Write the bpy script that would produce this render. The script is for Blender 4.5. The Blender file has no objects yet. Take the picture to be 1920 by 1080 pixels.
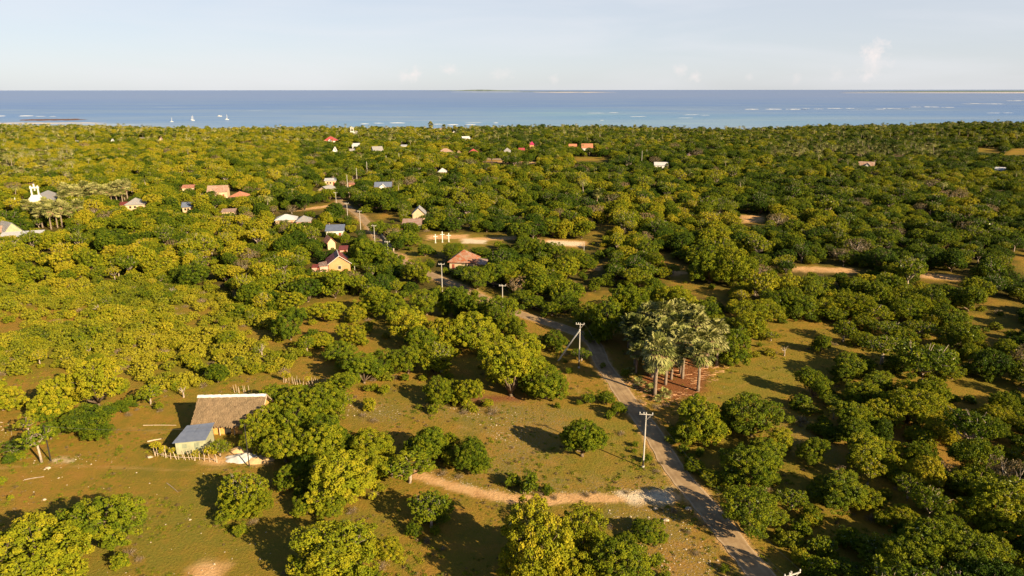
import bpy, math, random
import numpy as np
R = math.radians
# ------------------------------------------------------------------ camera, sky, sun, exposure
SC = bpy.context.scene
F_PX, PITCH, CAM_H = 1279.0, R(16.22), 55.0
cam = bpy.data.cameras.new('camera'); cam_o = bpy.data.objects.new('camera', cam); SC.collection.objects.link(cam_o)
cam.sensor_width = 36; cam.lens = 36*F_PX/1920; cam.clip_start = 0.5; cam.clip_end = 200000
cam_o.location = (0, 0, CAM_H)
cam_o.rotation_euler = (R(90)-PITCH, R(0.045), 0)
SC.camera = cam_o
SUN_AZ, SUN_EL = R(-43.0), R(24.0)          # direction towards the sun, from +x counter-clockwise
sd = (math.cos(SUN_AZ)*math.cos(SUN_EL), math.sin(SUN_AZ)*math.cos(SUN_EL), math.sin(SUN_EL))
sun = bpy.data.lights.new('sun', 'SUN'); sun.energy = 5.0; sun.angle = R(0.5); sun.color = (1.0, 0.80, 0.50)
sun_o = bpy.data.objects.new('sun', sun); SC.collection.objects.link(sun_o)
import mathutils
V3 = mathutils.Vector
sun_o.rotation_euler = V3(sd).to_track_quat('Z', 'Y').to_euler()
sun_o.location = (60, -60, 120)
w = bpy.data.worlds.new('World'); SC.world = w; w.use_nodes = True
SC.view_settings.view_transform = 'Standard'; SC.view_settings.look = 'None'
SC.view_settings.exposure = 1.15; SC.view_settings.gamma = 1

def build_world():
    nt = w.node_tree; nt.nodes.clear(); L = nt.links.new
    N = nt.nodes.new
    out = N('ShaderNodeOutputWorld'); bg = N('ShaderNodeBackground'); bg.inputs['Strength'].default_value = 0.05
    L(bg.outputs[0], out.inputs[0])
    sky = N('ShaderNodeTexSky'); sky.sky_type = 'NISHITA'; sky.sun_disc = False
    sky.sun_elevation = SUN_EL; sky.sun_rotation = math.atan2(sd[0], sd[1])
    sky.altitude = 0; sky.air_density = 0.75; sky.dust_density = 0.6; sky.ozone_density = 1.0
    tc = N('ShaderNodeTexCoord')
    def math_(op, a, b=None, c=None, clamp=False):
        m = N('ShaderNodeMath'); m.operation = op; m.use_clamp = clamp
        for i, v in enumerate((a, b, c)):
            if v is None: continue
            if isinstance(v, (int, float)): m.inputs[i].default_value = v
            else: L(v, m.inputs[i])
        return m.outputs[0]
    sep = N('ShaderNodeSeparateXYZ'); L(tc.outputs['Generated'], sep.inputs[0])
    az = math_('ARCTAN2', sep.outputs[0], sep.outputs[1])          # right positive
    el = math_('ARCSINE', sep.outputs[2])
    # thin high cirrus, stretched sideways
    mp = N('ShaderNodeMapping'); mp.inputs['Scale'].default_value = (1.6, 1.6, 11); mp.inputs['Rotation'].default_value = (0.05, 0.10, 0)
    L(tc.outputs['Generated'], mp.inputs[0])
    nz = N('ShaderNodeTexNoise'); nz.inputs['Scale'].default_value = 1.7; nz.inputs['Detail'].default_value = 6; nz.inputs['Roughness'].default_value = 0.5; nz.inputs['Distortion'].default_value = 0.4
    L(mp.outputs[0], nz.inputs['Vector'])
    rp = N('ShaderNodeMapRange'); rp.inputs[1].default_value = 0.42; rp.inputs[2].default_value = 0.78; rp.inputs[3].default_value = 0.0; rp.inputs[4].default_value = 0.55
    L(nz.outputs[0], rp.inputs[0])
    tint = N('ShaderNodeMix'); tint.data_type = 'RGBA'
    zf = N('ShaderNodeMapRange'); L(sep.outputs[2], zf.inputs[0]); zf.inputs[1].default_value = 0.12; zf.inputs[2].default_value = 0.26; zf.inputs[3].default_value = 1.0; zf.inputs[4].default_value = 0.0
    L(math_('MULTIPLY', rp.outputs[0], zf.outputs[0]), tint.inputs[0]); L(sky.outputs[0], tint.inputs[6]); tint.inputs[7].default_value = (8.6, 8.3, 8.3, 1)
    # high thin veil whitens the whole sky
    veil = N('ShaderNodeMix'); veil.data_type = 'RGBA'; pass
    # the veil lies low: it thins out with height so the zenith stays deep blue
    vz = N('ShaderNodeMapRange'); vz.interpolation_type = 'SMOOTHSTEP'; L(sep.outputs[2], vz.inputs[0]); vz.inputs[1].default_value = 0.11; vz.inputs[2].default_value = 0.24; vz.inputs[3].default_value = 0.62; vz.inputs[4].default_value = 0.0
    L(vz.outputs[0], veil.inputs[0])
    L(tint.outputs[2], veil.inputs[6]); veil.inputs[7].default_value = (7.4, 7.6, 8.2, 1)
    prev = veil.outputs[2]
    n2 = N('ShaderNodeTexNoise'); n2.inputs['Scale'].default_value = 110; n2.inputs['Detail'].default_value = 5; n2.inputs['Roughness'].default_value = 0.6
    L(tc.outputs['Generated'], n2.inputs['Vector'])
    # small far cumulus heads low over the sea: (azimuth deg, elevation deg, half width, half height, strength)
    for (px, py, hw, hh, s) in ((1640,93,20,16,.85),(1642,122,22,22,.4),(1623,146,9,8,.5),(1276,132,12,9,.6),(1303,145,12,9,.6),
                                (768,143,19,12,.5),(780,137,9,12,.5),(845,131,19,10,.5),(940,139,22,12,.35),(1040,148,10,8,.35),(1405,145,7,9,.3),(1494,147,7,12,.3),(1568,140,12,12,.25)):
        u = (px-960)/F_PX; v = (540-py)/F_PX
        dx = u; dy = math.cos(PITCH)+v*math.sin(PITCH); dz = -math.sin(PITCH)+v*math.cos(PITCH)
        a0 = math.atan2(dx, dy); e0 = math.atan2(dz, math.hypot(dx, dy))
        ax = math_('DIVIDE', math_('SUBTRACT', az, a0), hw/F_PX)
        ex = math_('DIVIDE', math_('SUBTRACT', el, e0), hh/F_PX)
        rr = math_('SQRT', math_('ADD', math_('MULTIPLY', ax, ax), math_('MULTIPLY', ex, ex)))
        m = math_('ADD', math_('SUBTRACT', 1.15, rr), math_('MULTIPLY', math_('SUBTRACT', n2.outputs[0], 0.5), 2.6))
        m = math_('MULTIPLY', m, s*1.1, clamp=True)
        mm = math_('MULTIPLY', m, 0.62)
        mx = N('ShaderNodeMix'); mx.data_type = 'RGBA'; L(mm, mx.inputs[0]); L(prev, mx.inputs[6]); mx.inputs[7].default_value = (9.2, 8.2, 7.9, 1)
        prev = mx.outputs[2]
    L(prev, bg.inputs[0])
build_world()

# ------------------------------------------------------------------ helpers
rng = np.random.default_rng(11); random.seed(5)
COL = SC.collection
def tag(o, label=None, cat=None, group=None, kind=None):
    if label: o['label'] = label
    if cat: o['category'] = cat
    if group: o['group'] = group
    if kind: o['kind'] = kind
    return o
def empty(name, loc=(0, 0, 0), rz=0):
    o = bpy.data.objects.new(name, None); COL.objects.link(o); o.location = loc; o.rotation_euler = (0, 0, rz)
    o.empty_display_size = 0.3
    return o
def mesh_np(name, V, quads, mats, mi=None, attrs=None, smooth=False):
    """V (n,3), quads (m,4) or (m,3) arrays"""
    me = bpy.data.meshes.new(name); V = np.asarray(V, np.float32); Q = np.asarray(quads, np.int32)
    me.vertices.add(len(V)); me.vertices.foreach_set('co', V.ravel())
    k = Q.shape[1]
    me.loops.add(Q.size); me.loops.foreach_set('vertex_index', Q.ravel())
    me.polygons.add(len(Q)); me.polygons.foreach_set('loop_start', np.arange(0, Q.size, k, dtype=np.int32))
    me.polygons.foreach_set('loop_total', np.full(len(Q), k, np.int32))
    for m in mats: me.materials.append(m)
    if mi is not None: me.polygons.foreach_set('material_index', np.asarray(mi, np.int32))
    me.polygons.foreach_set('use_smooth', np.full(len(Q), smooth, bool))
    for an, (dom, arr) in (attrs or {}).items():
        a = me.attributes.new(an, 'FLOAT', dom); a.data.foreach_set('value', np.asarray(arr, np.float32))
    me.update(); me.validate()
    return me
def link(name, me, parent=None):
    o = bpy.data.objects.new(name, me); COL.objects.link(o)
    if parent: o.parent = parent
    return o
class MB:
    def __init__(s): s.v = []; s.f = []
    def poly(s, pts): n = len(s.v); s.v += [tuple(p) for p in pts]; s.f.append(tuple(range(n, n+len(pts))))
    def box(s, x0, x1, y0, y1, z0, z1):
        n = len(s.v)
        s.v += [(x0,y0,z0),(x1,y0,z0),(x1,y1,z0),(x0,y1,z0),(x0,y0,z1),(x1,y0,z1),(x1,y1,z1),(x0,y1,z1)]
        s.f += [tuple(n+i for i in q) for q in ((3,2,1,0),(4,5,6,7),(0,1,5,4),(1,2,6,5),(2,3,7,6),(3,0,4,7))]
    def slab(s, pts, th):
        """pts: top outline (ccw from above); extrude down by th"""
        n = len(s.v); k = len(pts)
        s.v += [tuple(p) for p in pts] + [(p[0], p[1], p[2]-th) for p in pts]
        s.f.append(tuple(range(n, n+k))); s.f.append(tuple(range(n+2*k-1, n+k-1, -1)))
        for i in range(k): j = (i+1) % k; s.f.append((n+i, n+k+i, n+k+j, n+j))
    def tube(s, pts, rad, seg=7, cap=True):
        pts = [V3(p) for p in pts]; n0 = len(s.v)
        if not hasattr(rad, '__len__'): rad = [rad]*len(pts)
        for i, p in enumerate(pts):
            d = (pts[min(i+1, len(pts)-1)]-pts[max(i-1, 0)])
            d = d.normalized() if d.length > 1e-9 else V3((0, 0, 1))
            a = d.cross(V3((0, 0, 1)))
            a = a.normalized() if a.length > 0.05 else V3((1, 0, 0))
            b = d.cross(a).normalized()
            for k in range(seg):
                t = 2*math.pi*k/seg; s.v.append(tuple(p+(a*math.cos(t)+b*math.sin(t))*rad[i]))
        for i in range(len(pts)-1):
            for k in range(seg):
                a0 = n0+i*seg+k; a1 = n0+i*seg+(k+1) % seg
                s.f.append((a0, a1, a1+seg, a0+seg))
        if cap:
            s.f.append(tuple(n0+k for k in range(seg))[::-1]); s.f.append(tuple(n0+(len(pts)-1)*seg+k for k in range(seg)))
    def build(s, name, mat, parent=None, smooth=False):
        me = bpy.data.meshes.new(name); me.from_pydata(s.v, [], s.f)
        me.materials.append(mat)
        if smooth: me.polygons.foreach_set('use_smooth', [True]*len(me.polygons))
        me.update()
        return link(name, me, parent)

# value noise in numpy
_perm = np.random.default_rng(3).random((256, 256))
def vnoise(x, y):
    xi = np.floor(x).astype(int); yi = np.floor(y).astype(int); fx = x-xi; fy = y-yi
    fx = fx*fx*(3-2*fx); fy = fy*fy*(3-2*fy)
    g = lambda a, b: _perm[a & 255, b & 255]
    return (g(xi, yi)*(1-fx)+g(xi+1, yi)*fx)*(1-fy)+(g(xi, yi+1)*(1-fx)+g(xi+1, yi+1)*fx)*fy
def fbm(x, y, o=4):
    s = 0; a = .5
    for i in range(o): s = s+a*vnoise(x*2**i+17*i, y*2**i+5*i); a *= .5
    return s/(1-.5**o)

# ------------------------------------------------------------------ terrain
def coast(x):      # distance (y) of the shore for a given x
    x = np.asarray(x, float)
    return 1075+30*np.sin(x/170+1)+18*np.sin(x/61)+np.where(x < -300, (-x-300)*0.10, 0)+np.clip((x-380)*0.45, 0, 200)-np.clip(1-abs(x-330)/200, 0, 1)*55
def ground_z(x, y):
    x = np.asarray(x, float); y = np.asarray(y, float)
    z = 0.55*(fbm(x/38+9, y/38+4, 3)-.5)*np.clip((y-70)/60, 0, 1)
    z = z-5.5*np.clip((y-500)/600, 0, 1)
    # low ridge on the far right
    rx = (x-620)/260; ry = (y-835)/120
    z = z+11.0*np.exp(-(np.clip(-rx, 0, 9)**2*2.2+np.clip(ry, 0, 9)**2*1.0+np.clip(-ry, 0, 9)**2*3.5))
    rx = (x+900)/300; ry = (y-950)/120
    z = z+4*np.exp(-(rx**2+ry**2))
    c = coast(x)
    z = z-np.clip((y-c+18)/45, 0, 1)*7-np.clip((y-c-27)/100, 0, 1)*6
    return z
SEA = -8.0
def at(px, py, dz=0.0):
    """point of the ground (plus dz) seen at a pixel of the 1920x1080 photograph"""
    u = (px-960)/F_PX; v = (540-(py-(px-960)*0.0008))/F_PX
    dx = u; dy = math.cos(PITCH)+v*math.sin(PITCH); k = -math.sin(PITCH)+v*math.cos(PITCH)
    z = dz
    for _ in range(12):
        t = (z-CAM_H)/min(k, -1e-4); t = min(t, 4000)
        z = float(ground_z(dx*t, dy*t))+dz
    return V3((dx*t, dy*t, z))
def at_z(px, py, z):
    u = (px-960)/F_PX; v = (540-(py-(px-960)*0.0008))/F_PX
    dx = u; dy = math.cos(PITCH)+v*math.sin(PITCH); k = -math.sin(PITCH)+v*math.cos(PITCH)
    t = (z-CAM_H)/min(k, -1e-4)
    return V3((dx*t, dy*t, z))
def proj(x, y, z):
    dz = z-CAM_H; zc = y*math.cos(PITCH)-dz*math.sin(PITCH); yc = y*math.sin(PITCH)+dz*math.cos(PITCH)
    px = 960+F_PX*x/zc
    return px, 540-F_PX*yc/zc+(px-960)*0.0008
def mpp(p): return (p.y*math.cos(PITCH)-(p.z-CAM_H)*math.sin(PITCH))/F_PX    # metres per photo pixel there
def inpoly(px, py, poly):
    c = False; n = len(poly); j = n-1
    for i in range(n):
        xi, yi = poly[i]; xj, yj = poly[j]
        if (yi > py) != (yj > py) and px < (xj-xi)*(py-yi)/(yj-yi)+xi: c = not c
        j = i
    return c
def seg_dist(X, Y, pts):
    d = np.full(np.shape(X), 1e9); tt = np.zeros(np.shape(X)); acc = 0
    for (a, b) in zip(pts[:-1], pts[1:]):
        ax, ay, bx, by = a[0], a[1], b[0], b[1]; l2 = (bx-ax)**2+(by-ay)**2
        t = np.clip(((X-ax)*(bx-ax)+(Y-ay)*(by-ay))/l2, 0, 1)
        dd = np.hypot(X-ax-t*(bx-ax), Y-ay-t*(by-ay)); d = np.minimum(d, dd)
    return d
def poly_mask(X, Y, poly, soft=1.5):
    """inside mask of a ground polygon with a soft noisy edge"""
    pts = list(poly)+[poly[0]]; d = seg_dist(X, Y, pts)
    ins = np.zeros(X.shape, bool); n = len(poly); j = n-1
    for i in range(n):
        xi, yi = poly[i][0], poly[i][1]; xj, yj = poly[j][0], poly[j][1]
        c = ((yi > Y) != (yj > Y)) & (X < (xj-xi)*(Y-yi)/((yj-yi) if yj != yi else 1e-9)+xi); ins ^= c; j = i
    s = np.where(ins, d, -d)+(fbm(X/1.7, Y/1.7, 4)-.5)*soft*2.4
    return np.clip(s/soft*.5+.5, 0, 1)

# ------------------------------------------------------------------ materials
def mat(name, rough=0.9, spec=0.2):
    m = bpy.data.materials.new(name); m.use_nodes = True; nt = m.node_tree
    b = nt.nodes['Principled BSDF']; b.inputs['Roughness'].default_value = rough; b.inputs['Specular IOR Level'].default_value = spec
    return m, nt, b
def noise(nt, scale, detail=4, rough=.55, vec=None, dist=0):
    n = nt.nodes.new('ShaderNodeTexNoise'); n.inputs['Scale'].default_value = scale; n.inputs['Detail'].default_value = detail
    n.inputs['Roughness'].default_value = rough; n.inputs['Distortion'].default_value = dist
    if vec is not None: nt.links.new(vec, n.inputs['Vector'])
    return n.outputs[0]
def ramp(nt, fac, stops):
    r = nt.nodes.new('ShaderNodeValToRGB'); e = r.color_ramp.elements
    while len(e) < len(stops): e.new(0.5)
    for k, (p, c) in enumerate(stops): e[k].position = p; e[k].color = (*c, 1)
    nt.links.new(fac, r.inputs[0]); return r.outputs[0]
def mixc(nt, fac, a, b, blend='MIX'):
    m = nt.nodes.new('ShaderNodeMix'); m.data_type = 'RGBA'; m.blend_type = blend
    for i, v in ((0, fac), (6, a), (7, b)):
        if isinstance(v, (int, float)): m.inputs[i].default_value = v
        elif isinstance(v, tuple): m.inputs[i].default_value = (*v, 1)
        else: nt.links.new(v, m.inputs[i])
    return m.outputs[2]
def mrange(nt, v, a, b, c=0, d=1):
    m = nt.nodes.new('ShaderNodeMapRange'); nt.links.new(v, m.inputs[0])
    for i, q in enumerate((a, b, c, d)): m.inputs[i+1].default_value = q
    return m.outputs[0]
def mth(nt, op, a, b=0, clamp=False):
    m = nt.nodes.new('ShaderNodeMath'); m.operation = op; m.use_clamp = clamp
    for i, v in enumerate((a, b)):
        if isinstance(v, (int, float)): m.inputs[i].default_value = v
        else: nt.links.new(v, m.inputs[i])
    return m.outputs[0]
def bump(nt, b, h, strength=.5, dist=.1):
    n = nt.nodes.new('ShaderNodeBump'); n.inputs['Strength'].default_value = strength; n.inputs['Distance'].default_value = dist
    nt.links.new(h, n.inputs['Height']); nt.links.new(n.outputs[0], b.inputs['Normal'])
def geo(nt):
    g = nt.nodes.new('ShaderNodeNewGeometry'); return g.outputs['Position']
def objc(nt):
    g = nt.nodes.new('ShaderNodeTexCoord'); return g.outputs['Object']
def attr(nt, name, typ='GEOMETRY'):
    a = nt.nodes.new('ShaderNodeAttribute'); a.attribute_name = name; a.attribute_type = typ; return a.outputs['Fac']
def plain(name, c, rough=.85, var=.25, scale=3.0, spec=.2, bumpy=0):
    m, nt, b = mat(name, rough, spec); v = noise(nt, scale, 5, .6, objc(nt))
    dark = tuple(x*(1-var) for x in c); lite = tuple(min(1, x*(1+var)) for x in c)
    nt.links.new(ramp(nt, v, [(.3, dark), (.7, lite)]), b.inputs['Base Color'])
    if bumpy: bump(nt, b, v, bumpy, .05)
    return m
def leaf_mat(name, stops, trans=.14, spread=.6, gloss=.035):
    m = bpy.data.materials.new(name); m.use_nodes = True; nt = m.node_tree; nt.nodes.clear(); L = nt.links.new
    out = nt.nodes.new('ShaderNodeOutputMaterial')
    t = attr(nt, 'tone', 'INSTANCER'); c = attr(nt, 'leafvar')
    s = mth(nt, 'ADD', t, mth(nt, 'MULTIPLY', mth(nt, 'SUBTRACT', c, .5), spread), True)
    col = ramp(nt, s, stops)
    d = nt.nodes.new('ShaderNodeBsdfDiffuse'); tr = nt.nodes.new('ShaderNodeBsdfTranslucent'); g = nt.nodes.new('ShaderNodeBsdfGlossy'); g.inputs['Roughness'].default_value = .42
    L(col, d.inputs[0]); L(mixc(nt, .5, col, (0.16, 0.19, 0.01)), tr.inputs[0]); g.inputs[0].default_value = (.9, .9, .75, 1)
    m1 = nt.nodes.new('ShaderNodeMixShader'); m1.inputs[0].default_value = trans; L(d.outputs[0], m1.inputs[1]); L(tr.outputs[0], m1.inputs[2])
    m2 = nt.nodes.new('ShaderNodeMixShader'); fr = nt.nodes.new('ShaderNodeFresnel'); fr.inputs[0].default_value = 1.3
    L(mth(nt, 'MULTIPLY', fr.outputs[0], gloss*5, True), m2.inputs[0]); L(m1.outputs[0], m2.inputs[1]); L(g.outputs[0], m2.inputs[2])
    L(m2.outputs[0], out.inputs[0]); return m
LEAF = leaf_mat('tree_leaves', [(0, (.036, .070, .007)), (.3, (.090, .130, .008)), (.6, (.192, .212, .010)), (.85, (.30, .275, .013)), (1, (.38, .31, .02))])
LEAF_SCRUB = leaf_mat('scrub_leaves', [(0, (.08, .11, .011)), (.5, (.205, .215, .014)), (1, (.33, .285, .02))], spread=.6)
LEAF_DRY = leaf_mat('dry_twigs', [(0, (.12, .085, .035)), (1, (.28, .195, .09))], trans=.05)
LEAF_BARE = leaf_mat('sparse_brownish_leaves', [(0, (.11, .085, .04)), (.6, (.20, .145, .07)), (1, (.30, .19, .10))], trans=.1)
LEAF_PALM = leaf_mat('palm_leaves', [(0, (.06, .075, .018)), (.5, (.18, .19, .045)), (1, (.40, .37, .14))], trans=.08, spread=.9, gloss=.012)
LEAF_DEAD = leaf_mat('dead_fronds', [(0, (.16, .10, .05)), (1, (.40, .26, .14))], trans=.05, spread=1.)
BARK = plain('pale_bark', (.34, .27, .21), .9, .35, 2.5)
BARK_D = plain('dark_bark', (.16, .115, .075), .9, .35, 2.5)

def m_ground():
    m, nt, b = mat('dry_grass_ground', .95, .08); P = geo(nt)
    n1 = noise(nt, .035, 5, .6, P, .3); n2 = noise(nt, .35, 5, .6, P, .4); n3 = noise(nt, 2.6, 5, .65, P); n4 = noise(nt, 14, 3, .7, P)
    base = ramp(nt, mth(nt, 'ADD', mth(nt, 'MULTIPLY', n1, .55), mth(nt, 'MULTIPLY', n2, .5)), [(.40, (.335, .180, .036)), (.49, (.290, .180, .026)), (.57, (.225, .170, .021)), (.68, (.165, .150, .020))])
    base = mixc(nt, mrange(nt, n3, .45, .75, 0, .55), base, (.30, .165, .048))
    base = mixc(nt, mrange(nt, n4, .55, .72, 0, .5), base, (.09, .070, .016))
    base = mixc(nt, mrange(nt, n4, .70, .80, 0, .3), base, (.42, .28, .14))
    scrub = attr(nt, 'scrub'); base = mixc(nt, mth(nt, 'MULTIPLY', scrub, mrange(nt, n3, .3, .6, .35, .85)), base, (.17, .165, .018))
    red = attr(nt, 'litter')
    base = mixc(nt, mth(nt, 'MULTIPLY', red, mrange(nt, n4, .3, .7, 1, .6)), base, mixc(nt, mrange(nt, n4, .5, .6), (.17, .045, .025), (.30, .11, .06)))
    dirt = attr(nt, 'dirt')
    dc = ramp(nt, mth(nt, 'ADD', mth(nt, 'MULTIPLY', n2, .5), mth(nt, 'MULTIPLY', n4, .5)), [(.35, (.44, .235, .095)), (.5, (.62, .36, .155)), (.68, (.72, .47, .25))])
    base = mixc(nt, dirt, base, dc)
    pale = attr(nt, 'pale')
    pc = ramp(nt, n4, [(.35, (.50, .40, .27)), (.55, (.78, .64, .44)), (.75, (.85, .76, .6))])
    base = mixc(nt, pale, base, pc)
    lawn = attr(nt, 'lawn'); base = mixc(nt, mth(nt, 'MULTIPLY', lawn, mrange(nt, n2, .35, .6, .35, .85)), base, mixc(nt, mrange(nt, n3, .4, .65), (.165, .160, .022), (.23, .18, .028)))
    stony = attr(nt, 'stony')
    n5 = noise(nt, 3.1, 6, .75, P)
    base = mixc(nt, mth(nt, 'MULTIPLY', stony, mrange(nt, n5, .52, .66)), base, (.25, .21, .19))
    base = mixc(nt, mth(nt, 'MULTIPLY', stony, mrange(nt, n4, .6, .68)), base, (.42, .30, .18))
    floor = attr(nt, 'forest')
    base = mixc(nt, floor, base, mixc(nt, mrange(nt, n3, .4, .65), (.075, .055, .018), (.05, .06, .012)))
    nt.links.new(base, b.inputs['Base Color'])
    h = mth(nt, 'ADD', mth(nt, 'MULTIPLY', n3, 1.0), mth(nt, 'MULTIPLY', n4, .35)); bump(nt, b, h, .9, .22)
    return m
GROUND = m_ground()
def m_road():
    m, nt, b = mat('worn_asphalt', .9, .15); P = geo(nt)
    n = noise(nt, .5, 6, .65, P); n2 = noise(nt, 7, 5, .7, P); a = attr(nt, 'across')   # 0 centre .. 1 edge
    c = ramp(nt, n, [(.3, (.25, .160, .085)), (.5, (.34, .225, .12)), (.7, (.43, .30, .165))])
    c = mixc(nt, mrange(nt, n2, .5, .8, 0, .35), c, (.13, .10, .08))
    n3 = noise(nt, .16, 4, .6, P); c = mixc(nt, mrange(nt, n3, .52, .62, 0, .35), c, (.19, .13, .08))
    wheel = mth(nt, 'SUBTRACT', 1, mth(nt, 'MULTIPLY', mth(nt, 'ABSOLUTE', mth(nt, 'SUBTRACT', a, .48)), 5), True)
    c = mixc(nt, mth(nt, 'MULTIPLY', wheel, mrange(nt, n, .3, .7, .1, .45)), c, (.50, .36, .21))
    edge = mrange(nt, mth(nt, 'ADD', a, mth(nt, 'MULTIPLY', mth(nt, 'SUBTRACT', n2, .5), .5)), .80, 1.02)
    c = mixc(nt, edge, c, (.55, .40, .25))
    nt.links.new(c, b.inputs['Base Color']); bump(nt, b, n2, .4, .03); return m
ROAD = m_road()
def m_sea():
    m, nt, b = mat('sea_water', .35, .25); P = geo(nt)
    sp = nt.nodes.new('ShaderNodeSeparateXYZ'); nt.links.new(P, sp.inputs[0])
    mp = nt.nodes.new('ShaderNodeMapping'); nt.links.new(P, mp.inputs[0]); mp.inputs['Scale'].default_value = (.0011, .0042, 1)
    big = noise(nt, 1.0, 5, .55, mp.outputs[0], .6)
    mp2 = nt.nodes.new('ShaderNodeMapping'); nt.links.new(P, mp2.inputs[0]); mp2.inputs['Scale'].default_value = (.004, .022, 1)
    mid = noise(nt, 1.0, 6, .6, mp2.outputs[0], 1.0)
    dist = mth(nt, 'SQRT', mth(nt, 'ADD', mth(nt, 'MULTIPLY', sp.outputs[0], sp.outputs[0]), mth(nt, 'MULTIPLY', sp.outputs[1], sp.outputs[1])))
    df = mrange(nt, dist, 1100, 6500)
    deep = ramp(nt, df, [(0, (.18, .31, .50)), (.1, (.13, .25, .48)), (.35, (.105, .20, .45)), (1, (.165, .24, .46))])  # far end of the ramp paled: horizon haze put into the water colour
    lite = ramp(nt, df, [(0, (.28, .37, .49)), (.3, (.16, .25, .42)), (1, (.19, .25, .41))])
    c = mixc(nt, mrange(nt, mth(nt, 'ADD', mth(nt, 'MULTIPLY', big, .6), mth(nt, 'MULTIPLY', mid, .4)), .42, .60), deep, lite)
    streak = mth(nt, 'MULTIPLY', mrange(nt, mid, .60, .68), mrange(nt, big, .48, .6))
    c = mixc(nt, mth(nt, 'MULTIPLY', streak, .6), c, (.52, .60, .68))
    # turquoise shallows over the reef
    c = mixc(nt, mth(nt, 'MULTIPLY', attr(nt, 'reef'), mrange(nt, mid, .35, .6, .2, .8)), c, (.16, .42, .44))
    nt.links.new(c, b.inputs['Base Color']); bump(nt, b, noise(nt, .25, 6, .7, P), .35, 1.0); return m
SEA_M = m_sea()
def m_corr(name, c1, c2, rust=None, scale=7.0, rough=.5, lo=.42, hi=.58):
    m, nt, b = mat(name, rough, .4); O = objc(nt)
    n = noise(nt, .9, 5, .6, O); n2 = noise(nt, 4, 5, .7, O)
    c = ramp(nt, n, [(.3, c1), (.7, c2)])
    if rust: c = mixc(nt, mrange(nt, mth(nt, 'ADD', mth(nt, 'MULTIPLY', n, .6), mth(nt, 'MULTIPLY', n2, .4)), lo, hi), c, rust)
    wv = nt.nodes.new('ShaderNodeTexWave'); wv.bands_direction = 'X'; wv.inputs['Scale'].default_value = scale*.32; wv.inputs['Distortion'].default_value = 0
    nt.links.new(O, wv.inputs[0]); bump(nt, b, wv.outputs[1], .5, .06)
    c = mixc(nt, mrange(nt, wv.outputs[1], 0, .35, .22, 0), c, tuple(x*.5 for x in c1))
    nt.links.new(c, b.inputs['Base Color']); return m
def m_thatch():
    m, nt, b = mat('dry_thatch', .95, .05); O = objc(nt)
    mp = nt.nodes.new('ShaderNodeMapping'); nt.links.new(O, mp.inputs[0]); mp.inputs['Scale'].default_value = (11, 1.2, 1.2)
    n = noise(nt, 1.6, 6, .75, mp.outputs[0]); n2 = noise(nt, .6, 4, .6, O)
    c = ramp(nt, n, [(.3, (.085, .055, .03)), (.5, (.215, .15, .088)), (.7, (.37, .27, .165))])
    c = mixc(nt, mrange(nt, n2, .4, .7, 0, .4), c, (.36, .24, .14))
    nt.links.new(c, b.inputs['Base Color']); bump(nt, b, n, 1.0, .18); return m
THATCH = m_thatch()
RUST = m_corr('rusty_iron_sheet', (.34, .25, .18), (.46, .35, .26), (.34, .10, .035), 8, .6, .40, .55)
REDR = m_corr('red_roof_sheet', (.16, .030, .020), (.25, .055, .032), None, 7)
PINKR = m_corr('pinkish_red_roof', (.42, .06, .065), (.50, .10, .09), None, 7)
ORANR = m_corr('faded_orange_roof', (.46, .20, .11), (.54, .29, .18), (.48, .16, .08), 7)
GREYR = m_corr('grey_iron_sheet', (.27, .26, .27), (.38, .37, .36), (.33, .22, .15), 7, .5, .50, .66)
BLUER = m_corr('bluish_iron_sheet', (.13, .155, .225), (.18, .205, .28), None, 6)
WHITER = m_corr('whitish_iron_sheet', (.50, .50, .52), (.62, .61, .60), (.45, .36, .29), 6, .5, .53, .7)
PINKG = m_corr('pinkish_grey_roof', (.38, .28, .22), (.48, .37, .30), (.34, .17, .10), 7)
WHITE = plain('white_paint', (.66, .63, .58), .7, .08, 1.5)
CREAM = plain('cream_wall', (.55, .40, .25), .85, .15, .8)
ORANGE = plain('orange_wall', (.52, .28, .13), .85, .15, .8)
PINKW = plain('pink_wall', (.62, .36, .28), .85, .15, .8)
GREENW = plain('grey_green_wall', (.33, .33, .21), .85, .2, .9)
BAMBOO = plain('bamboo_wall', (.62, .34, .10), .8, .25, 4)
DARK = plain('dark_opening', (.03, .028, .025), .5, .2, 2)
REDPAINT = plain('red_brown_paint', (.28, .07, .04), .7, .2, 2)
CONC = plain('pale_concrete', (.46, .42, .37), .85, .12, 2.5)
STEEL = plain('galvanised_steel', (.50, .50, .50), .45, .1, 5)
BLACKP = plain('black_pole', (.035, .03, .028), .7, .3, 5)
WOODP = plain('weathered_sticks', (.52, .40, .29), .9, .25, 6)
TARP = plain('grey_white_tarpaulin', (.60, .58, .55), .6, .18, 1.2, .3, .6)
SAND = plain('sand_heap', (.66, .44, .22), .95, .2, 2)
STONE = plain('pale_limestone', (.46, .38, .28), .9, .3, 1.5)
ROCK = plain('dark_reef_rock', (.15, .085, .06), .9, .3, .02)
FOAM = plain('sea_foam', (.85, .86, .86), .9, .1, .02)
SHOAL = plain('beach_sand', (.75, .62, .48), .9, .1, .005)
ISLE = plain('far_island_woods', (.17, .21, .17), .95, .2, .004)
WIRE = plain('wire_metal', (.12, .11, .10), .5, .1, 2)

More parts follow.
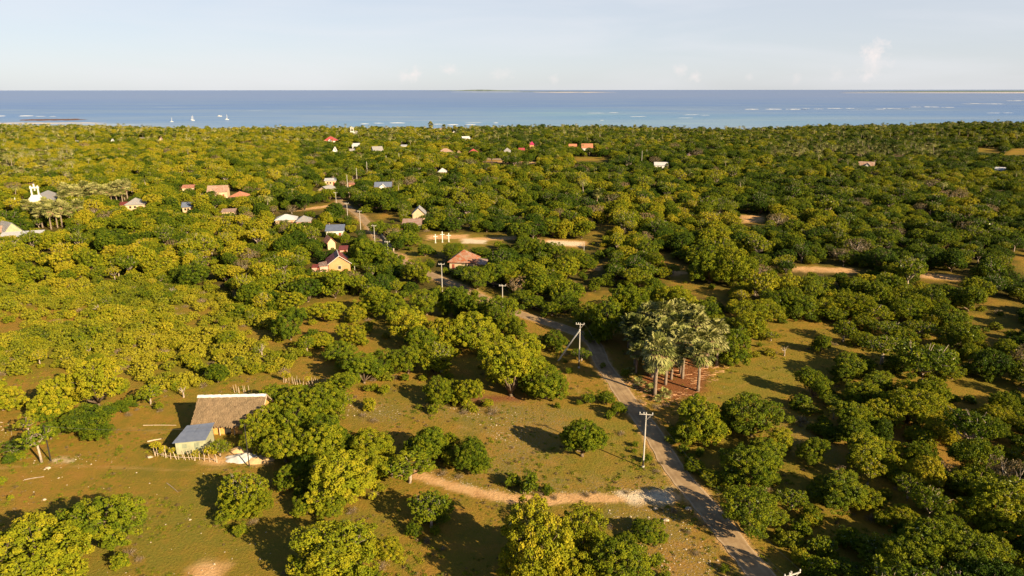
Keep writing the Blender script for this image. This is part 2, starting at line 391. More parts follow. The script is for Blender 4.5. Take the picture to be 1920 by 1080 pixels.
# ------------------------------------------------------------------ layout on the ground
ROAD_PX = [(1520,1180),(1440,1095),(1389,1035),(1330,960),(1264,880),(1221,810),(1183,760),(1152,715),(1128,680),(1116,650),(1097,632),(1062,617),(1020,603),(978,590),(945,577),(915,565),(893,553),(866,541),(835,528),(808,515),(775,500),(745,484),(724,466),(706,443),(690,420),(672,402),(650,387),(636,376),(640,362),(655,345),(670,330),(700,318)]
ROADP = [at(*p) for p in ROAD_PX]
SIDE_PX = [(520,398),(560,394),(600,388),(640,382)]
TRACK_PX = [(740,880),(790,893),(830,905),(880,920),(940,932),(1000,938),(1070,935),(1140,935),(1200,932),(1262,930)]
TRACKP = [at(*p) for p in TRACK_PX]
def smooth_line(P, n=6):
    out = []
    for i in range(len(P)-1):
        p0 = P[max(i-1, 0)]; p1 = P[i]; p2 = P[i+1]; p3 = P[min(i+2, len(P)-1)]
        for k in range(n):
            t = k/n; out.append(.5*((2*p1)+(p2-p0)*t+(2*p0-5*p1+4*p2-p3)*t*t+(3*p1-p0-3*p2+p3)*t**3))
    out.append(P[-1]); return out
ROADS = smooth_line(ROADP)
# patches of the ground, as pixel outlines turned into ground outlines
def gp(pts): return [at(*p) for p in pts]
LITTER = [gp([(1212,690),(1240,668),(1300,660),(1335,700),(1320,735),(1270,752),(1225,748),(1195,730)]), gp([(870,745),(960,740),(975,752),(890,756)])]
DIRT = [gp([(355,1062),(385,1052),(425,1058),(405,1090),(340,1090)]), gp([(1010,448),(1100,452),(1098,464),(1015,460)]), gp([(860,446),(1010,442),(1012,449),(862,451)]),
        gp([(1245,505),(1290,512),(1250,520)]), gp([(1480,500),(1600,503),(1610,514),(1480,512)]), gp([(1722,512),(1800,518),(1800,528),(1722,522)]), gp([(470,838),(508,850),(505,868),(430,865),(430,850)]),
        gp([(905,302),(1000,304),(1000,308),(905,305)]), gp([(975,301),(1015,303),(1012,307),(975,306)]), gp([(1085,500),(1125,501),(1125,508),(1085,507)]), gp([(800,440),(880,440),(878,447),(800,450)]), gp([(395,855),(440,862),(420,872),(380,866)]), gp([(1375,404),(1432,404),(1432,417),(1375,420)]), gp([(715,468),(760,476),(772,490),(730,486)])]
PATHS = [[(-40,880),(60,872),(180,874),(330,880),(430,880),(520,905)],[(860,800),(960,830),(1080,890),(1180,920)],[(240,800),(330,812),(420,790),(560,740)],[(1100,900),(1150,830),(1140,790),(1090,740),(1060,700)],[(1290,760),(1400,720),(1480,690),(1540,700)]]
LAWN = [gp([(735,480),(790,440),(960,442),(1010,450),(960,470),(905,485),(860,470),(800,500),(830,530),(770,500)]), gp([(1060,770),(1180,770),(1250,880),(1250,905),(1040,900),(1020,850),(1100,830)]), gp([(1350,680),(1540,690),(1500,740),(1340,760)]), gp([(880,545),(950,550),(960,580),(900,566)]), gp([(60,960),(420,900),(480,1000),(300,1080),(150,1100)]), gp([(540,980),(700,960),(760,1060),(560,1100)])]
PALE = [gp([(1160,926),(1258,918),(1256,944),(1180,942)]), gp([(1028,451),(1093,454),(1090,462),(1028,459)]), gp([(866,447),(912,450),(910,457),(866,456)]), gp([(103,861),(128,860),(132,864),(106,865)])]
STONY = [gp([(790,745),(1000,755),(1080,780),(1000,900),(880,890),(930,820),(800,770)]), gp([(1130,950),(1260,945),(1370,1080),(1380,1140),(1200,1140),(1190,1000)]), gp([(640,745),(760,760),(730,790),(650,780)]), gp([(1460,810),(1560,800),(1570,860),(1480,850)]), gp([(820,895),(1100,905),(1250,900),(1200,925),(900,915)])]
SCRUB_PX = [(-420,600),(-60,548),(60,535),(250,520),(420,545),(520,600),(560,660),(540,700),(470,700),(380,728),(300,735),(240,700),(70,690),(-60,735),(-420,760)]
SCRUB = gp(SCRUB_PX)
# ground seen free of trees (pixel outlines); trees of the wood keep out of the line of sight to these
OPEN_PX = [
 [(742,474),(775,468),(790,440),(800,434),(960,440),(975,448),(930,455),(905,478),(870,462),(820,480),(760,490)],
 [(1010,446),(1105,450),(1130,470),(1050,468),(1010,460)], [(1100,440),(1150,415),(1120,455)],
 [(1240,470),(1262,490),(1245,500),(1230,500)], [(1248,493),(1290,498),(1300,530),(1370,545),(1360,560),(1290,552),(1245,528)],
 [(1485,495),(1605,503),(1600,516),(1485,508)], [(1718,510),(1805,516),(1800,534),(1725,528)], [(1385,402),(1435,405),(1430,420),(1390,420)],
 [(1895,475),(1960,470),(1960,545),(1905,510)], [(1075,294),(1143,295),(1140,302),(1080,303)], [(900,298),(1005,302),(1008,307),(900,304)],
 [(560,388),(620,380),(632,376),(650,388),(632,392),(560,394)], [(655,388),(690,405),(700,425),(725,450),(738,466),(720,470),(700,448),(675,420)], [(700,402),(735,398),(745,405),(705,415)],
 [(740,476),(762,482),(780,492),(745,490)], [(800,512),(845,520),(900,540),(880,548),(810,522)], [(880,540),(950,545),(958,582),(900,566)], [(1180,600),(1200,598),(1200,612),(1180,612)],
 [(590,598),(680,604),(735,625),(730,645),(600,640)], [(1120,555),(1160,550),(1150,575),(1115,580)],
 [(-40,590),(20,575),(150,560),(185,585),(150,600),(90,605),(0,630),(-60,630)], [(345,575),(415,572),(405,608),(350,618)], [(265,655),(300,650),(290,690),(270,700),(262,680)], [(440,600),(500,620),(560,650),(520,655),(450,625)], [(190,610),(235,600),(225,625),(195,630)], [(1590,580),(1650,583),(1655,595),(1590,592)], [(1820,585),(1900,600),(1900,612),(1800,598)],
 [(1100,493),(1128,495),(1128,508),(1085,506)], [(1770,715),(1850,725),(1845,742),(1765,738)], [(1480,560),(1520,562),(1520,572),(1480,570)], [(1850,560),(1915,570),(1915,580),(1850,572)],
 [(1900,280),(1960,280),(1960,290),(1880,292)], [(1830,278),(1875,282),(1870,288),(1830,286)],
]
# near ground where every tree is set out one by one
HAND_PX = [(-900,1700),(-900,760),(60,690),(240,700),(300,735),(380,728),(470,700),(540,700),(560,660),(520,600),(590,560),(760,560),(860,560),(1000,560),(1060,600),(1080,550),(1200,545),(1300,590),(1420,590),(1480,580),(1640,600),(1790,640),(1790,730),(1700,760),(1560,790),(1520,900),(1640,1000),(1640,1700)]

# ------------------------------------------------------------------ ground sheet
def build_ground():
    rows = [-160, -80, 0, 30, 50]
    y = 58.0
    while y < 330: rows.append(y); y += .42*max(1, y/80)
    while y < 1500: rows.append(y); y += 2.2*y/330
    rows = np.array(rows)
    cols = np.sign(np.linspace(-1, 1, 521))*np.abs(np.linspace(-1, 1, 521))**1.05
    Y = np.repeat(rows[:, None], len(cols), 1); X = cols[None, :]*(np.maximum(Y, 0)*.86+60)
    X = np.where(Y > 1100, cols[None, :]*(Y*1.6), X)
    Z = ground_z(X, Y)
    near = (Y > 55) & (Y < 620)
    dirt = np.zeros(X.shape); pale = dirt.copy(); lit = dirt.copy(); st = dirt.copy(); sc = dirt.copy(); fo = dirt.copy()
    nz = fbm(X/1.3, Y/1.3, 4)-.5
    d = seg_dist(X, Y, [(p.x, p.y) for p in smooth_line(TRACKP, 4)]); dirt = np.maximum(dirt, np.clip((1.35-d+nz*1.3)/.5, 0, 1))
    d = seg_dist(X, Y, [(p.x, p.y) for p in gp(SIDE_PX)]); dirt = np.maximum(dirt, np.clip((3-d+nz*2)/.8, 0, 1))
    d = seg_dist(X, Y, [(p.x, p.y) for p in ROADS]); dirt = np.maximum(dirt, .8*np.clip((2.2+.9*(Y > 170)-d+nz*1.2)/.5, 0, 1))
    for pl in PATHS:
        d = seg_dist(X, Y, [(p.x, p.y) for p in smooth_line(gp(pl), 4)]); dirt = np.maximum(dirt, .28*np.clip((.4-d+nz*.9)/.5, 0, 1))
    for P in DIRT: dirt = np.maximum(dirt, poly_mask(X, Y, P, .9))
    for P in PALE: pale = np.maximum(pale, poly_mask(X, Y, P, .8))
    for P in LITTER: lit = np.maximum(lit, poly_mask(X, Y, P, .9))
    lw = np.zeros(X.shape)
    for P in LAWN: lw = np.maximum(lw, poly_mask(X, Y, P, 3.))
    lw = lw*(1-np.clip(dirt+pale, 0, 1))
    for P in STONY: st = np.maximum(st, poly_mask(X, Y, P, 3.))
    sc = poly_mask(X, Y, SCRUB, 3.)
    bare = np.zeros(X.shape)
    for P in OPEN_PX: bare = np.maximum(bare, poly_mask(X, Y, gp(P), 3.))
    sc = sc*(1-bare)
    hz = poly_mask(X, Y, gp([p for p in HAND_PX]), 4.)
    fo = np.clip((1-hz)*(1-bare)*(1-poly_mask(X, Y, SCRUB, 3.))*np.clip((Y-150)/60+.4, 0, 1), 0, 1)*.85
    beach = np.clip((Y-coast(X)+12)/10, 0, 1); pale = np.maximum(pale, beach)
    n, m = X.shape; idx = np.arange(n*m).reshape(n, m)
    Q = np.stack([idx[:-1, :-1], idx[:-1, 1:], idx[1:, 1:], idx[1:, :-1]], -1).reshape(-1, 4)
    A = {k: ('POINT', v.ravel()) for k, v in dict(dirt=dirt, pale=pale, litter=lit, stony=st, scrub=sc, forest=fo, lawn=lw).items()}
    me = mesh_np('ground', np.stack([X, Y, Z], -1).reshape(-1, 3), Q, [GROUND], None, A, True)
    o = link('ground', me); tag(o, 'dry brown and green grassy ground with bare orange patches', 'ground', kind='structure')
build_ground()
def strip(name, line, hw, matl, lift=.03, crown=.04, noise_w=.12):
    V = []; A = []; n = 7
    for i, p in enumerate(line):
        a = line[max(i-1, 0)]; b = line[min(i+1, len(line)-1)]; d = (b-a); d.z = 0; d.normalize(); s = V3((d.y, -d.x, 0))
        for k in range(n):
            t = -1+2*k/(n-1); e = hw+(float(vnoise(np.array(i*.7), np.array(k*9.1)))-.5)*noise_w*2 if abs(t) > .99 else hw
            q = p+s*t*e; V.append((q.x, q.y, float(ground_z(q.x, q.y))+lift+crown*(1-abs(t)))); A.append(abs(t))
    Q = []
    for i in range(len(line)-1):
        for k in range(n-1): a = i*n+k; Q.append((a, a+1, a+n+1, a+n))
    me = mesh_np(name, V, Q, [matl], None, {'across': ('POINT', A)}, True); return link(name, me)
tag(strip('road', smooth_line(ROADP, 14), 1.65, ROAD, .05), 'narrow worn asphalt road winding from the lower right to the village', 'road', kind='structure')

# sea, surf, reef, islands
def build_sea():
    ys = [900]; y = 900.
    while y < 90000: y *= 1.035; ys.append(y)
    ys = np.array(ys); us = np.linspace(-1.6, 1.6, 161); X = us[None, :]*ys[:, None]; Y = np.repeat(ys[:, None], 161, 1)
    Z = np.full(X.shape, SEA)
    u = X/Y
    reef = np.exp(-((u-.08)/.12)**2)*np.clip(1-abs(Y-1900)/700, 0, 1)+.6*np.exp(-((u-.3)/.2)**2)*np.clip(1-abs(Y-1600)/400, 0, 1)+.5*np.clip(1-abs(Y-1350)/200, 0, 1)*(u > -.3)
    reef = np.clip(reef*.45, 0, 1)
    n, m = X.shape; idx = np.arange(n*m).reshape(n, m)
    Q = np.stack([idx[:-1, :-1], idx[:-1, 1:], idx[1:, 1:], idx[1:, :-1]], -1).reshape(-1, 4)
    me = mesh_np('sea', np.stack([X, Y, Z], -1).reshape(-1, 3), Q, [SEA_M], None, {'reef': ('POINT', reef.ravel())})
    tag(link('sea', me), 'blue sea with pale streaks and turquoise shallows', 'sea', kind='structure')
build_sea()
def low_form(name, pxs, py, th_px, height, matl, parent=None, sea_lift=0.0, hf=None, seed=0):
    """low land or foam: a lens-shaped mound lying on the water between two picture columns"""
    x0, x1 = pxs; n = 60; V = []; Q = []; rr = np.random.default_rng(seed)
    P0 = at_z((x0+x1)/2, py, SEA); mp = P0.y/F_PX
    a = at_z(x0, py, SEA); b = at_z(x1, py, SEA)
    dep = abs(at_z(x0, py-th_px/2, SEA).y-at_z(x0, py+th_px/2, SEA).y)/2 if py-th_px/2 > 172 else P0.y*.04
    for i in range(n+1):
        t = i/n; c = a.lerp(b, t); e = math.sin(math.pi*min(max(t, .004), .996))**.5
        k1 = e*dep*(.55+.9*float(vnoise(np.array(i*.55+seed*7), np.array(1.5))))
        off = dep*1.2*(float(vnoise(np.array(i*.16+seed*3), np.array(8.5)))-.5)
        h = height*e*((.5+.5*float(vnoise(np.array(i*.8+seed), np.array(3.)))) if hf is None else hf(t))
        for s, z in ((-1, 0), (-.6, h), (.6, h), (1, 0)):
            V.append((c.x, c.y+off+s*k1, SEA+sea_lift+z))
    for i in range(n):
        for k in range(3): q = i*4+k; Q.append((q, q+4, q+5, q+1))
    me = mesh_np(name, V, Q, [matl]); return link(name, me, parent)
k = 0
for (x0, x1, py, th, h) in ((1395,1510,206,1.6,1.2),(1505,1612,205,1.0,.8),(1655,1700,205,1.6,1.2),(1706,1790,202,1.8,1.5),(1808,1885,196,2.2,1.6),(1890,1935,190,2.0,1.5),(1640,1660,206,1,.6),
        (675,692,232,1.2,.5),(730,760,230,1.6,.6),(700,720,231,1.2,.4),(838,892,234,2.2,.6),(925,934,231,1.4,.6),(938,946,236,1,.5),(872,905,230,1,.4),(38,62,216,1.6,.9),(-20,6,216,2.4,1),(1124,1132,226,1,.5),(812,830,232.5,1.2,.5),
        (1180,1212,219,1.0,.5),(1280,1340,216,.8,.5),(1100,1160,212,.8,.4),(1270,1300,222,.9,.4),(65,105,217,.8,.4),(1850,1900,213,.8,.4)):
    rs = random.Random(int(x0)); xx = x0
    while xx < x1-3:
        k += 1; xe = min(x1, xx+rs.uniform(10, 34)*(1 if x1-x0 > 34 else 3))
        o = low_form('breaking_wave', (xx, xe), py+rs.uniform(-.7, .7), th*rs.uniform(.2, .5), h*.7, FOAM, None, .1, None, k)
        tag(o, None, 'wave', 'white lines of surf breaking on the reef and shore')
        o['auto'] = 'white line of surf'; xx = xe+rs.uniform(1, 14)
tag(low_form('exposed_reef', (32, 160), 223.5, 3, 1.2, ROCK, None, .05, None, 41), 'brown flat reef rock exposed in the surf at the far left', 'reef', kind='structure')
tag(low_form('shore_sand', (-60, 200), 229.5, 1.6, .5, SHOAL, None, .02, None, 42), 'pale wet sand strip behind the treeline at the left', 'beach', kind='structure')
isl = empty('island', (0, 0, 0)); tag(isl, kind='structure')
low_form('beach', (1000, 1150), 173.4, .8, 2, SHOAL, isl, .1, None, 43); low_form('beach', (845, 1010), 172.4, .8, 1.5, FOAM, isl, .1, None, 44)
low_form('woodland', (870, 1140), 172.2, .6, 9, ISLE, isl, .1, None, 45)
low_form('hills', (790, 1010), 170.3, .5, 60, ISLE, isl, .1, lambda t: .12+.88*math.exp(-((t-.48)/.2)**2)+.25*math.exp(-((t-.75)/.08)**2), 46)
is2 = empty('island', (0, 0, 0)); tag(is2, kind='structure')
low_form('beach', (1590, 2300), 175.4, .9, 3, SHOAL, is2, .1, lambda t: 1, 47); low_form('woodland', (1560, 2320), 173.5, .8, 24, ISLE, is2, .1, lambda t: .5+.5*min(1, t*4), 48)

# ------------------------------------------------------------------ tree shapes
def rand_dirs(n, rg, zmin=-1.):
    z = rg.uniform(zmin, 1, n); a = rg.uniform(0, 2*np.pi, n); r = np.sqrt(1-z*z); return np.stack([r*np.cos(a), r*np.sin(a), z], -1)
def norm(a): return a/np.maximum(np.linalg.norm(a, axis=-1, keepdims=True), 1e-9)
def leaf_quads(P, Nn, size, rg, aspect=.65, jit=.45):
    n = len(P); Nn = norm(Nn+rg.normal(0, jit, (n, 3)))
    t = norm(np.cross(Nn, rg.normal(0, 1, (n, 3)))); b = np.cross(Nn, t)
    s = (size*rg.uniform(.65, 1.35, n))[:, None]
    bend = Nn*s*.22
    c = np.stack([P-t*s*.5-bend, P-b*s*.5*aspect, P+t*s*.5-bend, P+b*s*.5*aspect], 1)
    return c.reshape(-1, 3)
def crown_geo(seed, R_=3.5, H=5.2, z0=1.1, lobes=7, clumps=190, per=36, rc=.48, leaf=.30, fill=.25, flat=1., sparse=0, gap=1.45):
    """returns verts, leafvar per face, lobe centres"""
    rg = np.random.default_rng(seed)
    zc = z0+H*.45; L = [np.array([0, 0, zc+H*.12, R_*.62])]
    for i in range(lobes):
        a = 2*np.pi*(i+rg.uniform(-.35, .35))/lobes; r = R_*rg.uniform(.40, .68); zz = zc+H*rg.uniform(-.26, .26)
        L.append(np.array([r*np.cos(a), r*np.sin(a), zz, R_*rg.uniform(.27, .47)]))
    L = np.array(L); C = []; Nr = []
    tries = clumps*8
    li = rg.choice(len(L), tries, p=(L[:, 3]**2)/(L[:, 3]**2).sum()); D = rand_dirs(tries, rg, -.75)
    pts = L[li, :3]+D*np.stack([L[li, 3], L[li, 3], L[li, 3]*.85*flat], -1)
    ok = np.ones(tries, bool)
    for j in range(len(L)):
        q = (pts-L[j, :3])/np.array([1, 1, .85*flat]); ok &= ~((np.linalg.norm(q, axis=1) < L[j, 3]*.86) & (li != j))
    ok &= pts[:, 2] > z0*.55
    cand = np.nonzero(ok)[0]; keep = []
    for c in cand:
        if len(keep) >= clumps: break
        if keep and np.min(np.linalg.norm(pts[keep]-pts[c], axis=1)) < rc*gap: continue
        keep.append(c)
    keep = np.array(keep); C = pts[keep]; Nr = norm(D[keep]+np.array([0, 0, .25])); C = C+D[keep]*rg.normal(0, .42*rc, (len(keep), 1))
    nc = len(C); crad = rc*rg.uniform(.6, 1.3, nc); cv = rg.uniform(0, 1, nc)
    if sparse: crad *= .85
    ci = np.repeat(np.arange(nc), per)
    d = rand_dirs(nc*per, rg); d = norm(d+Nr[ci]*.5)
    P = C[ci]+d*crad[ci][:, None]*np.array([1, 1, .85])*rg.uniform(.75, 1.06, nc*per)[:, None]
    var = np.clip(.62*cv[ci]+.38*rg.uniform(0, 1, nc*per)+.12*d[:, 2]*0, 0, 1)
    V1 = leaf_quads(P, norm(d*1.0+Nr[ci]*.1), leaf, rg)
    nf = int(nc*per*fill); li = rg.choice(len(L), nf); rr = rg.uniform(0, .85, nf)**.5
    P2 = L[li, :3]+rand_dirs(nf, rg)*(L[li, 3]*rr)[:, None]*np.array([1, 1, .8]); P2 = P2[P2[:, 2] > z0*.5]
    V2 = leaf_quads(P2, rand_dirs(len(P2), rg), leaf*1.7, rg, .9)
    return np.concatenate([V1, V2]), np.concatenate([var, rg.uniform(0, .5, len(P2))]), L  # inner leaves get darker tones: shade in the crown gaps is coloured in
def trunk_geo(L, seed, r0=.24, z0=1.1, seg=6, lean=.4):
    rg = np.random.default_rng(seed+99); b = MB()
    fork = V3((rg.normal(0, .25*lean), rg.normal(0, .25*lean), z0*rg.uniform(.8, 1.2)))
    b.tube([(0, 0, -.3), (fork.x*.3, fork.y*.3, z0*.4), fork], [r0*1.35, r0, r0*.85], seg)
    for l in L:
        e = V3(l[:3]); m = fork.lerp(e, .5)+V3((rg.normal(0, .25), rg.normal(0, .25), -.15))
        b.tube([fork, m, e, e+V3((rg.normal(0, .5), rg.normal(0, .5), l[3]*.8))], [r0*.6, r0*.42, r0*.22, r0*.07], seg-1)
        for q in range(3):
            d = V3(rand_dirs(1, rg, -.3)[0])*l[3]*.9; b.tube([m.lerp(e, .6), e+d*.5, e+d], [r0*.25, r0*.15, r0*.05], 4)
    return b
def leaf_mesh(name, V, var, matl):
    Q = np.arange(len(V), dtype=np.int32).reshape(-1, 4)
    return mesh_np(name, V, Q, [matl], None, {'leafvar': ('FACE', var)})
def mb_mesh(name, b, matl, smooth=True):
    me = bpy.data.meshes.new(name); me.from_pydata(b.v, [], b.f); me.materials.append(matl)
    if smooth: me.polygons.foreach_set('use_smooth', [True]*len(me.polygons))
    me.update(); return me
TREES = {}     # style -> list of (crown mesh, trunk mesh)   nominal crown width 7 m, height about 6.6 m
def variants(style, n, seed0, r0, leafm, barkm, **kw):
    out = []
    for i in range(n):
        kk = dict(kw); rv = np.random.default_rng(seed0+i); kk['lobes'] = int(rv.integers(max(5, kk.get('lobes', 7)-4), kk.get('lobes', 7)+3)); kk['H'] = kk['H']*rv.uniform(.8, 1.22); kk['rc'] = kk['rc']*rv.uniform(.82, 1.15); V, var, L = crown_geo(seed0+i*7, **kk)
        out.append((leaf_mesh('crown', V, var, leafm), mb_mesh('trunk', trunk_geo(L, seed0+i, r0, kw.get('z0', 1.1)), barkm)))
    TREES[style] = out
variants('mango', 10, 100, .25, LEAF, BARK_D, R_=3.7, H=5.6, z0=.35, lobes=10, clumps=165, per=92, rc=.52, leaf=.215, fill=.14)
variants('dense', 4, 200, .25, LEAF, BARK_D, R_=3.5, H=5.0, z0=.7, lobes=7, clumps=240, per=56, rc=.40, leaf=.20, fill=.3, gap=1.15)
variants('open', 5, 300, .24, LEAF, BARK, R_=3.5, H=4.6, z0=1.8, lobes=8, clumps=100, per=46, rc=.48, leaf=.25, fill=.10, flat=.7, sparse=1)
variants('layered', 3, 400, .26, LEAF, BARK, R_=3.6, H=4.4, z0=2.0, lobes=9, clumps=150, per=46, rc=.50, leaf=.25, fill=.12, flat=.45)
variants('bare', 3, 450, .2, LEAF_BARE, BARK, R_=3.5, H=4.6, z0=1.4, lobes=9, clumps=70, per=30, rc=.42, leaf=.22, fill=.05, sparse=1)
variants('slender', 3, 500, .16, LEAF, BARK, R_=2.4, H=3.2, z0=3.6, lobes=5, clumps=46, per=26, rc=.42, leaf=.28, fill=.05, sparse=1)
BUSH = {}
def bushes(style, n, seed0, leafm, **kw):
    out = []
    for i in range(n):
        V, var, L = crown_geo(seed0+i*5, **kw); out.append((leaf_mesh('foliage', V, var, leafm), mb_mesh('stems', trunk_geo(L, seed0+i, .05, .3), BARK)))
    BUSH[style] = out
bushes('scrub', 7, 600, LEAF_SCRUB, R_=1.75, H=1.7, z0=.12, lobes=8, clumps=60, per=40, rc=.32, leaf=.22, fill=.15)
bushes('green', 4, 700, LEAF, R_=1.7, H=2.0, z0=.2, lobes=5, clumps=80, per=30, rc=.32, leaf=.22, fill=.3)
def dry_bush(seed):
    rg = np.random.default_rng(seed); P = rand_dirs(420, rg, 0)*rg.uniform(.3, 1.5, 420)[:, None]*np.array([1, 1, .75])
    V = leaf_quads(P, rand_dirs(420, rg), .34, rg, .14); b = MB()
    for i in range(26):
        d = V3(rand_dirs(1, rg, .05)[0])*rg.uniform(.9, 1.6); d.z *= .8; b.tube([(0, 0, -.1), d*.5+V3((rg.normal(0, .1), rg.normal(0, .1), .05)), d], [.035, .02, .008], 4)
    return leaf_mesh('foliage', V, rg.uniform(0, 1, 420), LEAF_DRY), mb_mesh('stems', b, BARK)
BUSH['dry'] = [dry_bush(801+i) for i in range(3)]
BARK_P = plain('palm_bark', (.22, .165, .12), .95, .4, 5)
def fan_palm(seed, H=6.9, young=False):
    rg = np.random.default_rng(seed); tb = MB()
    lx, ly = rg.normal(0, .25, 2)
    if young: H = .5
    pts = [(lx*t*t, ly*t*t, -.3+(H+.3)*t) for t in np.linspace(0, 1, 9)]
    rad = [.30-.09*t+.012*((i % 2)*2-1) for i, t in enumerate(np.linspace(0, 1, 9))]
    tb.tube(pts, rad, 9); top = np.array(pts[-1])
    def fronds(n, el0, el1, pet, fr, droop, seedv):
        V = []; var = []
        for i in range(n):
            a = 2.4*i+rg.uniform(-.3, .3); el = R(el0+(el1-el0)*i/n+rg.uniform(-8, 8))
            d = np.array([math.cos(a)*math.cos(el), math.sin(a)*math.cos(el), math.sin(el)]); side = np.array([-math.sin(a), math.cos(a), 0]); up = np.cross(d, side)*-1
            if up[2] < 0: up = -up
            p1 = top+d*pet*rg.uniform(.7, 1.3); c = .04
            V += [top-side*c, top+side*c, p1+side*c*.6, p1-side*c*.6]; var.append(.9)
            cv = rg.uniform(.1, .9); ns = 13
            for k in range(ns):
                an = R(-105+210*(k+.5)/ns); ln = fr*rg.uniform(.85, 1.1)*(1-.18*abs(an)/1.8)
                dd = d*math.cos(an)+side*math.sin(an); w = ln*.11; pp = np.cross(dd, up); lift = up*(.10*ln)*(1 if k % 2 else -1)
                m = p1+dd*ln*.6+lift*.4; tip = p1+dd*ln+np.array([0, 0, -droop*ln])
                V += [p1, m-pp*w, tip, m+pp*w]; var.append(min(1, max(0, cv+rg.uniform(-.25, .25))))
        return np.array(V), np.array(var)
    V, var = fronds(14 if young else 36, 80, -50, .9 if young else 1.35, 1.15 if young else 1.5, .22, 1)
    crown = leaf_mesh('crown', V, var, LEAF_PALM)
    V, var = fronds(5 if young else 30, -15, -80, 1.0, 1.15, .35, 2)
    return crown, mb_mesh('trunk', tb, BARK_P), leaf_mesh('dead_fronds', V, var, LEAF_DEAD)
PALMS = [fan_palm(900+i) for i in range(5)]; YPALMS = [fan_palm(930+i, young=True) for i in range(2)]
def coco_palm(seed, H=10):
    rg = np.random.default_rng(seed); tb = MB(); lx, ly = rg.normal(0, .9, 2)
    pts = [(lx*t*t, ly*t*t, -.3+(H+.3)*t) for t in np.linspace(0, 1, 8)]; tb.tube(pts, [.2-.08*t for t in np.linspace(0, 1, 8)], 7); top = np.array(pts[-1]); V = []; var = []
    for i in range(20):
        a = 2.4*i; el = R(75-95*i/20); d = np.array([math.cos(a), math.sin(a), 0]); side = np.array([-math.sin(a), math.cos(a), 0]); Lf = 3.2; prev = top; cv = rg.uniform(.2, 1)
        for k in range(14):
            e2 = el-R(7)*k; nx = prev+(d*math.cos(e2)+np.array([0, 0, math.sin(e2)]))*Lf/14
            ll = .75*math.sin(math.pi*(k+1.5)/16)+.15
            for s in (-1, 1):
                tip = (prev+nx)/2+side*s*ll+d*.25+np.array([0, 0, -.35*ll]); V += [prev, prev*.4+nx*.6, tip, prev]; V[-1] = prev*.8+nx*.2+side*s*.02; var.append(cv)
            prev = nx
    return leaf_mesh('crown', np.array(V), np.array(var), LEAF_PALM), mb_mesh('trunk', tb, BARK)
COCOS = [coco_palm(960+i) for i in range(2)]

